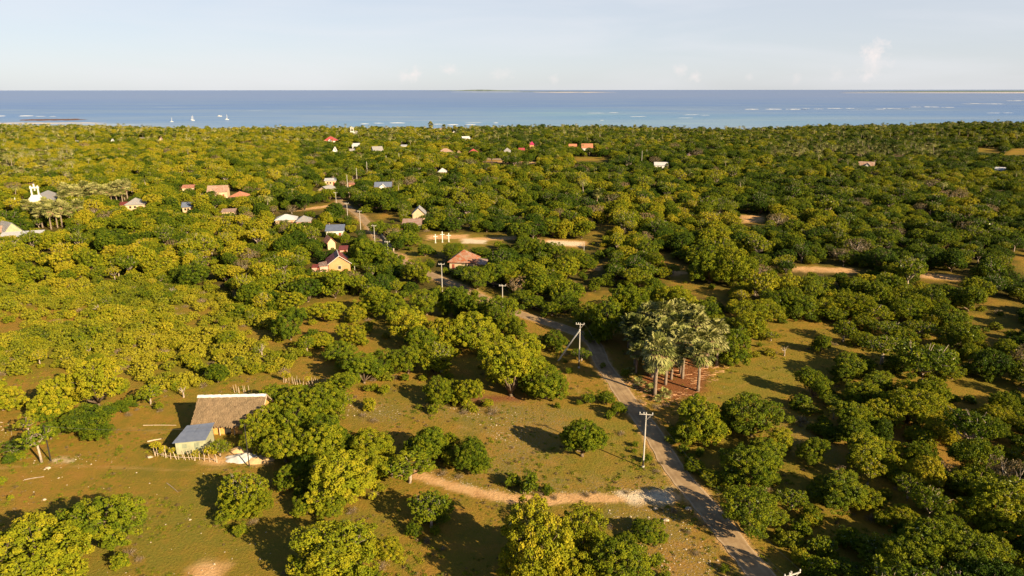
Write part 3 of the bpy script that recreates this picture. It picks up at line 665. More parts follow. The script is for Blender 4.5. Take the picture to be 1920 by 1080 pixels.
# ------------------------------------------------------------------ placing trees
ALL = []       # records for automatic labels: (root, kind word, look word, px, py, group)
KINDS = dict(mango='broadleaf_tree', dense='broadleaf_tree', open='broadleaf_tree', layered='broadleaf_tree', slender='slender_tree', bare='broadleaf_tree')
def tone_word(t):
    return 'dark green' if t < .28 else 'mid green' if t < .48 else 'olive green' if t < .66 else 'yellow green' if t < .85 else 'golden yellow'
TREE_RECS = []   # (x,y,style,scale,sz,tone,rz,vi)
def add_tree(px, py, wpx, tone, style='mango', hs=1.0):
    p = at(px, py); width = {'slender': 4.8}.get(style, 7.0)
    s = wpx*mpp(p)/width*1.07
    tone = tone if tone < .6 else .6+(tone-.6)*.72
    TREE_RECS.append([p.x, p.y, style, s, s*hs*.93, tone, rng.uniform(0, 6.28), int(rng.integers(0, 99)), 1])
H = [ # px, py(base), crown width px, tone, style, height factor
 (112,775,76,.86,'mango',1.05),(184,760,92,.88,'mango',1.1),(98,784,50,.35,'mango',.8),(172,811,104,.32,'dense',.62),(413,856,42,.5,'open',.85),(226,772,38,.3,'dense',.7),(282,757,50,.55,'open',.9),
 (6,768,64,.85,'mango',.9),(-30,742,60,.8,'mango',.8),(78,866,52,.45,'slender',.95),(57,826,44,.6,'slender',.85),(95,822,58,.35,'dense',.7),(35,850,60,.3,'open',.5),
 (203,1025,122,.5,'mango',.95),(82,1096,170,.74,'mango',.85),(380,1190,100,.6,'mango',.8),
 (460,958,104,.66,'open',.82),(445,962,75,.6,'mango',.65),(488,955,60,.6,'mango',.7),(541,915,50,.42,'mango',1),(582,895,58,.35,'dense',1),(640,945,112,.78,'mango',1.15),(600,862,80,.62,'mango',1),(690,905,80,.72,'mango',1),
 (625,965,60,.55,'mango',.8),(575,960,50,.5,'mango',.8),(700,862,75,.68,'mango',.9),(535,865,80,.62,'mango',.95),(485,842,66,.66,'mango',.95),(505,812,78,.60,'mango',.95),(555,815,80,.5,'mango',.95),(565,778,86,.5,'mango',.85),(610,785,80,.52,'mango',.95),(640,775,50,.6,'open',.9),(515,765,60,.45,'mango',.8),(640,742,60,.5,'mango',.8),
 (612,845,90,.38,'mango',.9),(655,850,60,.35,'dense',.8),(768,905,92,.5,'open',.75),(735,895,60,.6,'open',.7),
 (628,1080,160,.70,'mango',.8),(650,1060,110,.66,'open',.8),(590,1095,80,.7,'mango',.7),(728,1050,60,.88,'mango',.9),(690,1098,60,.55,'mango',.6),
 (808,988,80,.45,'open',.95),(815,975,60,.38,'mango',.9),(803,862,82,.42,'dense',.95),(780,858,45,.5,'mango',.8),(886,878,78,.36,'dense',.85),(845,872,38,.7,'mango',.8),(835,850,50,.6,'mango',.9),
 (1000,1100,150,.88,'mango',1.2),(1090,1030,96,.72,'mango',1.15),(1072,1110,110,.8,'mango',1.0),(1155,1105,120,.48,'mango',1.0),(965,1060,60,.85,'mango',.9),(1040,1060,90,.82,'mango',1.0),(1170,1045,60,.4,'mango',.8),
 (1212,1012,64,.45,'mango',.75),(1091,856,88,.42,'dense',1.0),
 (1135,758,34,.4,'mango',.9),(1157,778,30,.45,'mango',1.05),
 (958,742,112,.74,'mango',1.0),(1022,748,78,.5,'mango',1.05),(945,700,80,.66,'mango',1.15),(985,690,70,.75,'mango',1.1),(1000,720,60,.6,'mango',1),
 (822,758,66,.52,'mango',.95),(876,758,66,.75,'mango',.85),(850,745,50,.6,'mango',.9),
 (545,637,58,.3,'mango',1.1),(610,602,60,.80,'mango',.7),(667,604,46,.84,'mango',.7),(658,646,58,.84,'mango',.75),(603,650,42,.78,'mango',.9),(637,675,56,.4,'mango',.85),(575,660,40,.5,'open',.9),
 (768,640,78,.85,'mango',1.0),(795,664,62,.42,'mango',1),(838,652,74,.82,'mango',1.0),(888,655,84,.68,'mango',1.1),(683,718,68,.4,'mango',.95),(722,702,56,.4,'mango',1),(765,700,56,.48,'mango',1.05),(827,698,70,.68,'open',.95),(815,700,56,.6,'mango',.9),(655,700,50,.6,'mango',.8),
 (735,600,64,.5,'mango',.9),(700,592,60,.62,'mango',1),(800,590,60,.5,'mango',.9),(850,590,60,.3,'dense',1.1),(870,600,50,.35,'mango',1.1),(905,610,60,.4,'mango',1.1),(940,625,70,.45,'mango',1.1),(960,640,60,.5,'mango',.9),(985,660,50,.6,'mango',.9),(915,600,40,.35,'mango',.8),
 (1040,657,54,.35,'mango',.85),(1022,652,40,.4,'open',.7),(1034,592,38,.42,'mango',.9),(1002,582,44,.4,'mango',.8),(975,572,44,.45,'mango',.8),(1060,588,50,.35,'mango',.9),(1090,678,44,.35,'open',.6),
 (1100,612,58,.5,'mango',1),(1138,638,80,.45,'mango',1.2),(1118,640,50,.5,'mango',.8),(1182,608,78,.48,'mango',1.15),(1172,632,50,.8,'open',.8),(1215,590,60,.4,'mango',1.1),(1250,600,70,.72,'mango',1.0),(1285,598,60,.7,'mango',.9),(1225,640,60,.35,'mango',1),
 (1372,682,76,.42,'mango',1.0),(1397,655,72,.74,'mango',1.05),(1350,640,60,.65,'mango',.9),(1320,610,60,.35,'mango',1),(1400,618,60,.62,'mango',1),(1432,610,60,.7,'mango',.9),(1445,640,36,.7,'open',.5),(1460,595,60,.4,'mango',1),
 (1312,824,98,.62,'mango',.9),(1275,822,40,.5,'mango',.7),(1408,818,92,.42,'mango',.95),(1370,800,60,.5,'mango',.9),(1345,812,50,.45,'mango',.9),(1396,906,104,.42,'mango',.9),(1430,880,70,.45,'mango',.9),(1300,886,34,.42,'mango',.9),(1336,908,44,.6,'mango',.6),
 (1398,1000,104,.46,'mango',.95),(1440,985,60,.55,'mango',.7),(1482,958,66,.5,'open',.7),(1458,850,54,.8,'mango',.95),(1440,905,40,.4,'mango',.7),
 (1524,746,58,.42,'mango',.95),(1586,714,66,.45,'mango',.85),(1537,662,38,.45,'mango',1.1),(1580,642,54,.5,'open',.9),(1652,684,74,.5,'open',.9),(1727,727,112,.42,'layered',.85),(1752,700,70,.48,'mango',1),(1660,640,66,.45,'open',.7),(1640,610,60,.6,'open',.7),
 (1562,787,26,.8,'slender',.7),(1500,600,60,.4,'mango',1),(1600,562,56,.55,'mango',.9),(1645,578,60,.5,'mango',.95),(1695,580,66,.6,'mango',.9),(1742,592,66,.45,'mango',1),(1775,622,64,.4,'mango',.95),(1722,642,60,.55,'open',.8),(1795,662,66,.5,'mango',.95),(1622,652,44,.5,'mango',.8),(1690,700,56,.4,'mango',.8),(1783,712,50,.6,'mango',.7),(1522,572,56,.5,'mango',.95),(1562,606,44,.45,'mango',.8),(1610,700,50,.4,'mango',.8),(1640,740,60,.45,'mango',.8),(1700,752,60,.5,'mango',.8),(1475,575,50,.55,'mango',.9),(1620,620,46,.6,'mango',.8),(1545,600,50,.7,'mango',1),(1590,600,66,.6,'mango',.9),(1700,610,66,.45,'mango',.9),(1690,650,60,.5,'mango',.8),
 (1560,765,40,.4,'mango',.6),(1610,760,60,.5,'mango',.9),(1650,800,70,.72,'mango',.9),(1600,812,70,.5,'mango',.9),(1520,868,54,.45,'mango',.9),(1546,820,40,.4,'dense',.7),(1700,795,80,.68,'mango',1),
 (1575,950,90,.45,'mango',.75),(1620,955,66,.72,'mango',.8),(1545,925,60,.6,'mango',.7),(1620,880,80,.66,'mango',.9),(1660,870,66,.72,'mango',.9),(1690,985,56,.7,'mango',.85),(1700,940,60,.5,'open',.9),
 (1660,1070,100,.42,'mango',.8),(1735,1062,120,.5,'mango',.95),(1800,1090,120,.45,'mango',.9),(1690,1110,120,.5,'mango',.8),(1600,1090,60,.3,'mango',.6),(1740,1030,70,.45,'mango',.9),(1780,1010,60,.4,'mango',.8),(1540,1110,60,.25,'dense',.6),(1860,1060,70,.55,'mango',.9),
 (745,464,40,.36,'mango',.85),(765,462,44,.4,'mango',.85),(797,480,33,.35,'mango',.8),(850,485,44,.42,'mango',.75),(895,542,60,.4,'mango',.8),(925,538,60,.42,'mango',.95),(862,510,14,.4,'mango',1),(950,528,50,.5,'mango',.95),(985,485,44,.35,'mango',1.05),(1012,487,50,.3,'mango',1.0),(1035,490,44,.35,'mango',.9),(945,488,40,.25,'dense',.7),(902,478,34,.38,'mango',.6),(1075,500,46,.5,'mango',.8),(1100,505,40,.45,'mango',.8),
 (628,412,38,.12,'dense',1.1),(686,398,24,.5,'mango',.6),(710,440,30,.4,'mango',1),(722,398,46,.3,'mango',.8),(697,394,44,.35,'mango',.8),(678,503,50,.4,'mango',.8),(690,500,64,.42,'mango',1),(717,500,50,.4,'mango',1),(735,510,50,.4,'mango',.9),(780,530,60,.6,'mango',.9),
 (1242,523,32,.7,'mango',.9),(1225,505,38,.5,'mango',1.1),(1262,514,26,.55,'open',.8),(1330,532,70,.45,'mango',1.2),(1368,536,80,.6,'mango',1.2),(1310,525,40,.4,'mango',1),
 (1610,578,26,.5,'slender',.8),
]
for h in H: add_tree(*h)

# boxes (pixels) that must stay visible: houses, poles, crosses ...
CLEAR_BOX = [(0,405,72,443),(42,345,100,380),(225,366,272,388),(340,344,364,353),(388,342,426,364),(424,352,458,372),(341,374,363,388),(412,390,440,399),
 (515,401,556,412),(556,405,581,418),(610,422,644,434),(611,444,632,457),(636,459,650,470),(585,474,666,512),(835,468,912,506),(590,340,620,357),(608,332,630,340),(701,336,734,352),(653,335,664,348),(704,370,720,382),(770,387,799,402),(754,404,792,422),
 (656,239,668,253),(607,255,632,266),(661,266,674,274),(623,276,631,287),(699,272,721,288),(751,268,763,275),(655,277,664,284),(822,315,837,324),(867,253,883,264),(878,273,904,292),(821,276,849,288),(855,280,865,288),(944,276,958,288),(972,275,984,284),(990,266,1012,281),(1066,269,1082,277),(1089,268,1112,285),(1227,303,1253,313),(1286,286,1298,294),(1609,303,1638,315),(1861,314,1888,321),
 (625,358,637,384),(646,330,656,352),(664,316,674,340),(684,304,692,323),(672,402,680,427),(648,380,656,411),(699,431,707,458),(724,452,732,485),(825,490,833,537),(938,535,946,582),(811,438,846,458),(1089,455,1099,472),(1199,287,1215,306),(205,259,214,267),(259,255,274,259),(141,260,146,265),(298,257,305,263),(812,236,836,243),(862,232,876,240),(847,244,856,250),(60,376,165,432),(118,340,245,370)]
def blocked(x, y, z, hgt, hw):
    px, pb = proj(x, y, z); _, pt = proj(x, y, z+hgt); m = y/F_PX; w = hw/m*.9
    for (a, b, c, d) in CLEAR_BOX:
        if px+w > a and px-w < c and pt < d-(.3 if d > 300 else .5)*(d-b) and pb > b+2 and pb > d-3: return True
    for fx in (-.8, 0, .8):
        for fy in (0., .35, .7, .95):
            qx = px+fx*w; qy = pb+(pt-pb)*fy
            for P, bb in OPENB:
                if bb[0] < qx < bb[1] and bb[2] < qy < bb[3] and inpoly(qx, qy, P): return True
    return False
OPENB = [(P, (min(p[0] for p in P), max(p[0] for p in P), min(p[1] for p in P), max(p[1] for p in P))) for P in OPEN_PX]
ROADC = [(p.x, p.y) for p in ROADS if p.y < 352]
def near_road(x, y, d=4.2):
    return any((x-a)**2+(y-b)**2 < d*d for a, b in ROADC)
def fill_wood():
    cells = {}; CS = 6.0
    def put(x, y, r): cells.setdefault((int(x//CS), int(y//CS)), []).append((x, y, r))
    def free(x, y, r):
        cx, cy = int(x//CS), int(y//CS)
        for i in (-1, 0, 1):
            for j in (-1, 0, 1):
                for (a, b, q) in cells.get((cx+i, cy+j), ()):
                    if (a-x)**2+(b-y)**2 < (.575*(r+q))**2: return False
        return True
    for t in TREE_RECS: put(t[0], t[1], 3.5*t[3])
    n = 0; rg = np.random.default_rng(77)
    tries = 90000
    U = rg.random((tries, 6))
    Ys = np.sqrt(U[:, 0]*(1215**2-58**2)+58**2); Xs = (U[:, 1]*2-1)*(Ys*.80+26)
    order = np.argsort(Ys)     # nearer ones first
    NZ = fbm(Xs/90+3, Ys/90+8, 3); NT = fbm(Xs/35+30, Ys/35, 3); ZZ = ground_z(Xs, Ys); CO = coast(Xs)
    for i in order:
        x, y = float(Xs[i]), float(Ys[i])
        if y > CO[i]-4 or y > 1210: continue
        z = float(ZZ[i]); px, py = proj(x, y, z)
        if inpoly(px, py, HAND_PX): continue
        s = .60+.70*U[i, 2]**1.6+(.06 if y > 300 else 0); r = 3.5*s
        if inpoly(px, py, SCRUB_PX):
            if U[i, 3] > .25: continue
            s *= .55; r = 3.5*s
        if not free(x, y, r): continue
        if y < 356 and near_road(x, y, 3.6 if y > 200 else 4.2): continue
        hs = .8+.35*U[i, 4]+(.25 if U[i, 3] > .95 else 0)
        if blocked(x, y, z, 6.3*s*hs, r):
            s *= .5; r *= .5
            if U[i, 3] < .6 or blocked(x, y, z, 6.3*s*hs, r): continue
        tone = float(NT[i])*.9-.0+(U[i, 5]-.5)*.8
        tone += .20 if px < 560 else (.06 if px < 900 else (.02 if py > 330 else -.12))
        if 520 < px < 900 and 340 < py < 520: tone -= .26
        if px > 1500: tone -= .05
        tone = min(.97, max(.05, tone))
        q = U[i, 4]; style = 'mango' if q < .58 else 'dense' if q < .76 else 'open' if q < .90 else 'layered'
        if U[i, 3] < .035: style = 'bare'
        if y > 330 and .10 < U[i, 3] < .13: style = 'palm'
        if y > 700 and U[i, 3] < .22: style = 'palm'
        if 940 < y and U[i, 3] < .5: style = 'palm'
        if 1440 < px < 1760 and 282 < py < 303 and U[i, 3] < .8: style = 'palm'
        if px < 140 and 290 < py < 345 and U[i, 3] < .5: style = 'palm'
        put(x, y, r); n += 1
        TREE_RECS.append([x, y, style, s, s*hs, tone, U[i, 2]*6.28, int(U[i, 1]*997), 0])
fill_wood()
def in_house(t):
    for (q, bk, rad) in FEET:
        if math.hypot(t[0]-q.x-bk[0], t[1]-q.y-bk[1]) < rad+(1.6*t[3] if not t[8] else .3): return True
    return False
FEET = []
for (a, b, c, d) in CLEAR_BOX:
    if c-a > 66 and b < 430 or (d-b) > 1.6*(c-a) or c-a < 6: continue
    if a in (811, 1089): continue
    q = at((a+c)/2, d); wd_ = (c-a)*mpp(q); dd_ = V3((q.x, q.y, 0)).normalized()*min(wd_*.42, 6); FEET.append((q, dd_, min(wd_*.5, 8)))
TREE_RECS[:] = [t for t in TREE_RECS if not in_house(t)]
TREE_RECS.sort(key=lambda t: (0 if t[8] else 1, t[1]))
def crown_on_screen(t):
    px, py = proj(t[0], t[1], 0); _, pt = proj(t[0], t[1], 6*t[4]); return -40 < px < 1960 and pt < 1076
vis = [t for t in TREE_RECS if t[2] != 'palm' and (t[8] or crown_on_screen(t))]
IND = vis[:300]; indset = set(id(t) for t in IND); REST = [t for t in TREE_RECS if id(t) not in indset]
def place(name, parts, t, group, kindword, part_names=('crown', 'trunk')):
    x, y, style, s, sz, tone, rz, vi, _ = t
    z = float(ground_z(x, y)); e = empty(name, (x, y, z), rz); k_ = .88+.24*((vi*37) % 10)/10; e.scale = (s*k_, s*(1.9-k_)/.95*.95, sz); e['category'] = kindword; e['group'] = group
    for nm, me in zip(part_names, parts):
        o = link(nm, me, e); o['tone'] = float(tone)
    return e
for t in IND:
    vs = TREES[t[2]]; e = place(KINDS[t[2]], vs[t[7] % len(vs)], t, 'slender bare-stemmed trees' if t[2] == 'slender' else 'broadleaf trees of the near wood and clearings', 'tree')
    size = 'small' if t[3] < .72 else 'large' if t[3] > 1.15 else ''
    look = {'open': 'open-crowned', 'layered': 'layered', 'dense': 'dense', 'slender': 'slender thin-stemmed', 'mango': '', 'bare': 'nearly bare'}[t[2]]
    e['auto'] = ' '.join(w_ for w_ in (size, look, '' if t[2] == 'bare' else tone_word(t[5]), 'tree') if w_)

# ---- everything further off: one woodland
HID = bpy.data.collections.new('tree_shapes')
def joined(name, parts):
    """one mesh from several part meshes, used as the repeated shape of a wood"""
    Vs = []; loops = []; tot = []; mi = []; lv = []; mats = []; off = 0
    for me in parts:
        n = len(me.vertices); a = np.empty(n*3, np.float32); me.vertices.foreach_get('co', a); Vs.append(a.reshape(-1, 3))
        l = np.empty(len(me.loops), np.int32); me.loops.foreach_get('vertex_index', l); loops.append(l+off); off += n
        t = np.empty(len(me.polygons), np.int32); me.polygons.foreach_get('loop_total', t); tot.append(t); mi.append(np.full(len(t), len(mats), np.int32)); mats.append(me.materials[0])
        if 'leafvar' in me.attributes:
            q = np.empty(len(t), np.float32); me.attributes['leafvar'].data.foreach_get('value', q); lv.append(q)
        else: lv.append(np.zeros(len(t), np.float32))
    V = np.concatenate(Vs); Lp = np.concatenate(loops); T = np.concatenate(tot); me = bpy.data.meshes.new(name)
    me.vertices.add(len(V)); me.vertices.foreach_set('co', V.ravel()); me.loops.add(len(Lp)); me.loops.foreach_set('vertex_index', Lp)
    me.polygons.add(len(T)); st = np.concatenate([[0], np.cumsum(T)[:-1]]).astype(np.int32); me.polygons.foreach_set('loop_start', st); me.polygons.foreach_set('loop_total', T)
    for m in mats: me.materials.append(m)
    me.polygons.foreach_set('material_index', np.concatenate(mi)); a = me.attributes.new('leafvar', 'FLOAT', 'FACE'); a.data.foreach_set('value', np.concatenate(lv))
    me.update(); me.validate(); return me
SRC = []; SRC_IDX = {}
def reg_src(style, mesh_tuples, coll):
    for k, tp in enumerate(mesh_tuples):
        nm = 'shape_%03d' % len(SRC); o = bpy.data.objects.new(nm, joined(nm, tp)); coll.objects.link(o); SRC_IDX.setdefault(style, []).append(len(SRC)); SRC.append(o)
def far_variant(seed, **kw):
    V, var, L = crown_geo(seed, **kw); return leaf_mesh('crown', V, var, LEAF), mb_mesh('trunk', trunk_geo(L, seed, .22, 1.0, 5), BARK_D)
for st in ('mango', 'dense', 'open', 'layered', 'slender', 'bare'): reg_src(st, TREES[st], HID)
reg_src('palm', [PALMS[0], PALMS[1], COCOS[0], COCOS[1]], HID)
def scatter(name, recs, coll, label, cat, idx):
    n = len(recs); me = bpy.data.meshes.new(name); me.vertices.add(n)
    me.vertices.foreach_set('co', np.array([(r[0], r[1], r[2]) for r in recs], np.float32).ravel())
    for an, ty, vals in (('size', 'FLOAT_VECTOR', [(r[3], r[3], r[4]) for r in recs]), ('turn', 'FLOAT_VECTOR', [(0, 0, r[5]) for r in recs]), ('tone', 'FLOAT', [r[6] for r in recs]), ('shape', 'INT', [r[7] for r in recs])):
        a = me.attributes.new(an, ty, 'POINT')
        if ty == 'FLOAT_VECTOR': a.data.foreach_set('vector', np.array(vals, np.float32).ravel())
        else: a.data.foreach_set('value', np.array(vals, np.float32 if ty == 'FLOAT' else np.int32))
    o = link(name, me); g = bpy.data.node_groups.new(name, 'GeometryNodeTree')
    g.interface.new_socket('Geometry', in_out='INPUT', socket_type='NodeSocketGeometry'); g.interface.new_socket('Geometry', in_out='OUTPUT', socket_type='NodeSocketGeometry')
    N = g.nodes.new; L = g.links.new; gi = N('NodeGroupInput'); go = N('NodeGroupOutput'); ci = N('GeometryNodeCollectionInfo'); ci.inputs[0].default_value = coll; ci.inputs[1].default_value = True; ci.inputs[2].default_value = True
    ip = N('GeometryNodeInstanceOnPoints'); ip.inputs['Pick Instance'].default_value = True
    def na(nm, ty):
        q = N('GeometryNodeInputNamedAttribute'); q.data_type = ty; q.inputs[0].default_value = nm; return q.outputs[0]
    L(gi.outputs[0], ip.inputs['Points']); L(ci.outputs[0], ip.inputs['Instance']); L(na('shape', 'INT'), ip.inputs['Instance Index']); L(na('size', 'FLOAT_VECTOR'), ip.inputs['Scale'])
    er = N('FunctionNodeEulerToRotation'); L(na('turn', 'FLOAT_VECTOR'), er.inputs[0]); L(er.outputs[0], ip.inputs['Rotation']); L(ip.outputs[0], go.inputs[0])
    md = o.modifiers.new('scatter', 'NODES'); md.node_group = g
    tag(o, label, cat, kind='stuff'); return o
recs = []
for t in REST:
    ii = SRC_IDX[t[2]]; sc_ = t[3]*(1.0 if t[2] != 'palm' else .85)
    recs.append((t[0], t[1], float(ground_z(t[0], t[1]))-.1, sc_, t[4] if t[2] != 'palm' else sc_*(.7+.25*(t[7] % 5)/5), t[6], t[5], ii[t[7] % len(ii)]))
scatter('woodland', recs, HID, 'dense green and olive woodland stretching from the village to the shore', 'woodland', SRC_IDX)
print('trees', len(TREE_RECS), 'individual', len(IND), 'wood', len(recs))

# ------------------------------------------------------------------ scrub, bushes, weeds, stones
HID2 = bpy.data.collections.new('bush_shapes'); SRC = []; SRC_IDX2 = SRC_IDX = {}
for st in ('scrub', 'green', 'dry'): reg_src(st, BUSH[st], HID2)
BREC = []
def add_bush(px, py, wpx, tone, style='green', hs=1.0):
    p = at(px, py); s = wpx*mpp(p)/3.6; BREC.append([p.x, p.y, style, s, s*hs, tone, rng.uniform(0, 6.28), int(rng.integers(0, 99)), 1])
for b_ in [(960,912,40,.42),(992,922,52,.35),(1025,925,30,.4),(1190,838,16,.4),(1213,868,24,.42),(1188,850,14,.5),(1106,758,30,.4),(1085,760,16,.5),(1045,765,16,.5),(693,768,34,.82),(722,738,26,.7),(702,732,22,.6),(690,622,30,.5),(640,762,30,.6),(1230,885,24,.4,'dry'),(1240,870,20,.3,'dry'),(1262,960,26,.4,'dry'),(1290,1000,22,.5,'dry'),(1305,1040,30,.4,'dry'),(1232,1060,34,.5),(1245,1090,30,.45),(1358,1072,22,.5),(800,1015,26,.4,'dry'),(830,1030,22,.4,'dry'),(815,1000,24,.5),(240,1040,44,.5,'dry'),(215,1050,30,.5,'dry'),(260,1050,30,.7,'dry'),(20,935,14,.7),(5,905,20,.6),(20,855,40,.3,'dry'),(925,775,44,.4,'dry'),(870,775,30,.4,'dry'),(700,790,30,.5,'dry'),(680,780,26,.4,'dry'),(830,890,30,.4,'dry'),(860,895,26,.4,'dry'),(1165,815,26,.5,'dry'),(1040,935,24,.5,'dry'),(1010,930,30,.4,'dry'),(1100,930,26,.3,'dry'),(1145,990,26,.5,'dry'),(1120,985,24,.4,'dry'),(1200,1040,30,.3,'dry'),(1180,1075,30,.3,'dry'),(1322,985,18,.4,'dry'),(1070,965,22,.5,'dry'),(890,560,26,.5),(1280,850,30,.4),(1292,868,26,.4),(1318,895,24,.5),(1260,835,26,.4),(1480,795,24,.5),(1475,845,26,.6,'dry'),(1510,840,26,.4,'dry'),(1500,800,20,.4,'dry'),(1520,980,50,.5),(1500,1000,34,.6),(1460,1010,30,.5),(1590,900,30,.6),(1240,700,14,.5),(1640,975,30,.7,'dry'),(1745,1005,34,.6,'dry'),(1300,752,20,.4,'dry'),(1230,765,30,.6,'dry'),(1200,755,26,.6,'dry'),(1170,705,20,.5),(1130,690,16,.5),(1065,700,16,.4),(560,930,26,.4),(700,930,30,.5,'dry'),(660,960,34,.4,'dry'),(980,860,14,.3,'dry'),(960,840,14,.3,'dry'),(1000,850,12,.3,'dry'),(770,470,10,.5),(755,487,12,.5),(1112,460,9,.6),(1115,925,18,.4,'dry'),(1175,925,20,.4,'dry'),(265,742,30,.6,'dry'),(330,730,30,.6),(345,722,40,.8,'scrub'),(300,770,24,.5,'dry'),(240,778,24,.5,'dry'),(230,735,40,.6),(245,760,30,.4)]:
    add_bush(*b_)
def fill_scrub():
    rg = np.random.default_rng(21); P = SCRUB; xs = [p.x for p in P]; ys = [p.y for p in P]; got = []
    tp = [(t[0], t[1], 3.2*t[3]) for t in TREE_RECS if t[1] < 330 and t[0] < 60]
    for i in range(22000):
        x = rg.uniform(min(xs), max(xs)); y = rg.uniform(min(ys), max(ys)); px, py = proj(x, y, float(ground_z(x, y)))
        if px < -60 or not inpoly(px, py, SCRUB_PX): continue
        s = rg.uniform(.4, 1.0) if rg.random() < .75 else rg.uniform(.9, 1.3)
        if any((a-x)**2+(b-y)**2 < (.85*(s+q))**2 for a, b, q in got): continue
        if blocked(x, y, 0, 1.2*s, 1.2*s) and rg.random() < .93: continue
        if any((a-x)**2+(b-y)**2 < (r*.55)**2 for a, b, r in tp): continue
        d = float(fbm(np.array(x/14.+5), np.array(y/14.), 3))
        if d < .445 and rg.random() < .85: continue
        got.append((x, y, s)); u = rg.random(); st = 'scrub' if u < .76 else 'green' if u < .86 else 'dry'
        BREC.append([x, y, st, s, s*rg.uniform(.7, 1.15), min(.95, max(.1, float(fbm(np.array(x/20.), np.array(y/20.+40), 3))*1.2+rg.uniform(-.25, .3))), rg.uniform(0, 6.28), int(rg.integers(0, 99)), 0])
fill_scrub()
# low growth around the feet of the near trees
rg = np.random.default_rng(23)
for t in [t for t in TREE_RECS if t[8]]:
    px, py = proj(t[0], t[1], 0)
    for k in range(int(rg.integers(0, 5 if px > 1230 or 480 < px < 960 and py < 800 else 3))):
        a = rg.uniform(0, 6.28); rr = 3.5*t[3]*rg.uniform(.75, 1.35); x = t[0]+rr*math.cos(a); y = t[1]+rr*math.sin(a); s = rg.uniform(.3, .85)
        if near_road(x, y, 2.6) or seg_dist(np.array(x), np.array(y), [(p.x, p.y) for p in TRACKP]) < 2.2: continue
        qx, qy = proj(x, y, 0)
        if 300 < qx < 520 and 740 < qy < 870: continue
        if 1180 < qx < 1230 and 770 < qy < 880 or 1040 < qx < 1140 and 780 < qy < 870: continue
        u = rg.random(); BREC.append([x, y, 'green' if u < .5 else 'scrub' if u < .75 else 'dry', s, s*.9, float(np.clip(t[5]+rg.normal(0, .15), .1, .95)), rg.uniform(0, 6.28), int(rg.integers(0, 99)), 0])
# undergrowth between the trees of the right-hand wood and along edges
rg = np.random.default_rng(31)
for i in range(2600):
    y = 60+rg.random()**1.2*240; x = rg.uniform(-1, 1)*(y*.8+20); z = float(ground_z(x, y)); px, py = proj(x, y, z)
    if inpoly(px, py, HAND_PX) and not (px > 1480 and 760 < py): continue
    if inpoly(px, py, SCRUB_PX) or near_road(x, y, 3.2) or blocked(x, y, z, 1.5, 1.2): continue
    if py > 1090: continue
    s = rg.uniform(.5, 1.2); u = rg.random()
    BREC.append([x, y, 'green' if u < .6 else 'scrub' if u < .85 else 'dry', s, s*.9, float(np.clip(rg.normal(.5, .2), .1, .95)), rg.uniform(0, 6.28), int(rg.integers(0, 99)), 0])
BREC.sort(key=lambda t: (0 if t[8] else 1, t[1]))
BI = BREC[:290]
for t in BI:
    vs = BUSH[t[2]]; nm = {'dry': 'dry_bush', 'scrub': 'scrub_bush', 'green': 'bush'}[t[2]]
    e = place(nm, vs[t[7] % len(vs)], t, {'dry': 'leafless dry bushes', 'scrub': 'bushes of the yellow scrub', 'green': 'leafy bushes'}[t[2]], 'bush', ('foliage', 'stems'))
    e['auto'] = {'dry': 'leafless grey-brown bush', 'scrub': ('pale yellow' if t[5] > .55 else 'greenish')+' scrub bush', 'green': tone_word(t[5])+' bush'}[t[2]]
scatter('scrub_growth', [(t[0], t[1], float(ground_z(t[0], t[1])), t[3], t[4], t[6], t[5], SRC_IDX2[t[2]][t[7] % len(SRC_IDX2[t[2]])]) for t in BREC[290:]], HID2, 'low scrub and undergrowth filling the gaps between the trees', 'undergrowth', None)
# weeds and grass tufts, loose stones
HID3 = bpy.data.collections.new('weed_shapes')
for i in range(4):
    r_ = np.random.default_rng(50+i); n = 60; a = rand_dirs(n, r_, .2)*r_.uniform(.05, .32, n)[:, None]*np.array([1, 1, .7]); o = bpy.data.objects.new('weed_%d' % i, leaf_mesh('weed', leaf_quads(a, rand_dirs(n, r_, .1), .15, r_, .4), r_.uniform(0, 1, n), LEAF_SCRUB if i < 3 else LEAF_DRY)); HID3.objects.link(o)
W = []; rg = np.random.default_rng(61)
for i in range(16000):
    y = 62+rg.random()**1.3*110; x = rg.uniform(-1, 1)*(y*.8+10); z = float(ground_z(x, y)); px, py = proj(x, y, z)
    if near_road(x, y, 1.9) or not inpoly(px, py, HAND_PX): continue
    d = float(fbm(np.array(x/6.), np.array(y/6.), 3))
    if d < .48: continue
    if seg_dist(np.array(x), np.array(y), [(p.x, p.y) for p in TRACKP]) < 1.7: continue
    s = rg.uniform(.35, 1.3)*(1.3 if d > .6 else .8); W.append((x, y, z-.02, s, s*.8, rg.uniform(0, 6.28), rg.uniform(.1, .7), int(rg.integers(0, 4))))
scatter('grass_tufts', W, HID3, 'scattered weeds and dry grass tufts over the brown pasture', 'grass', None)
HID4 = bpy.data.collections.new('stone_shapes')
def stone_mesh(seed, name='stone'):
    r_ = np.random.default_rng(seed); b = MB(); n = 7; m = 4; V = []; 
    for j in range(m+1):
        ph = math.pi*j/m
        for k in range(n):
            th = 2*math.pi*k/n; rr = .5*r_.uniform(.7, 1.15); V.append((rr*math.sin(ph)*math.cos(th), rr*math.sin(ph)*math.sin(th)*.8, rr*math.cos(ph)*.6+.12))
    Q = [(j*n+k, (j+1)*n+k, (j+1)*n+(k+1) % n, j*n+(k+1) % n) for j in range(m) for k in range(n)]
    return mesh_np(name, V, Q, [STONE])
for i in range(4): HID4.objects.link(bpy.data.objects.new('stone_%d' % i, stone_mesh(70+i)))
S = []; line = [(p.x, p.y) for p in smooth_line(TRACKP, 8)]
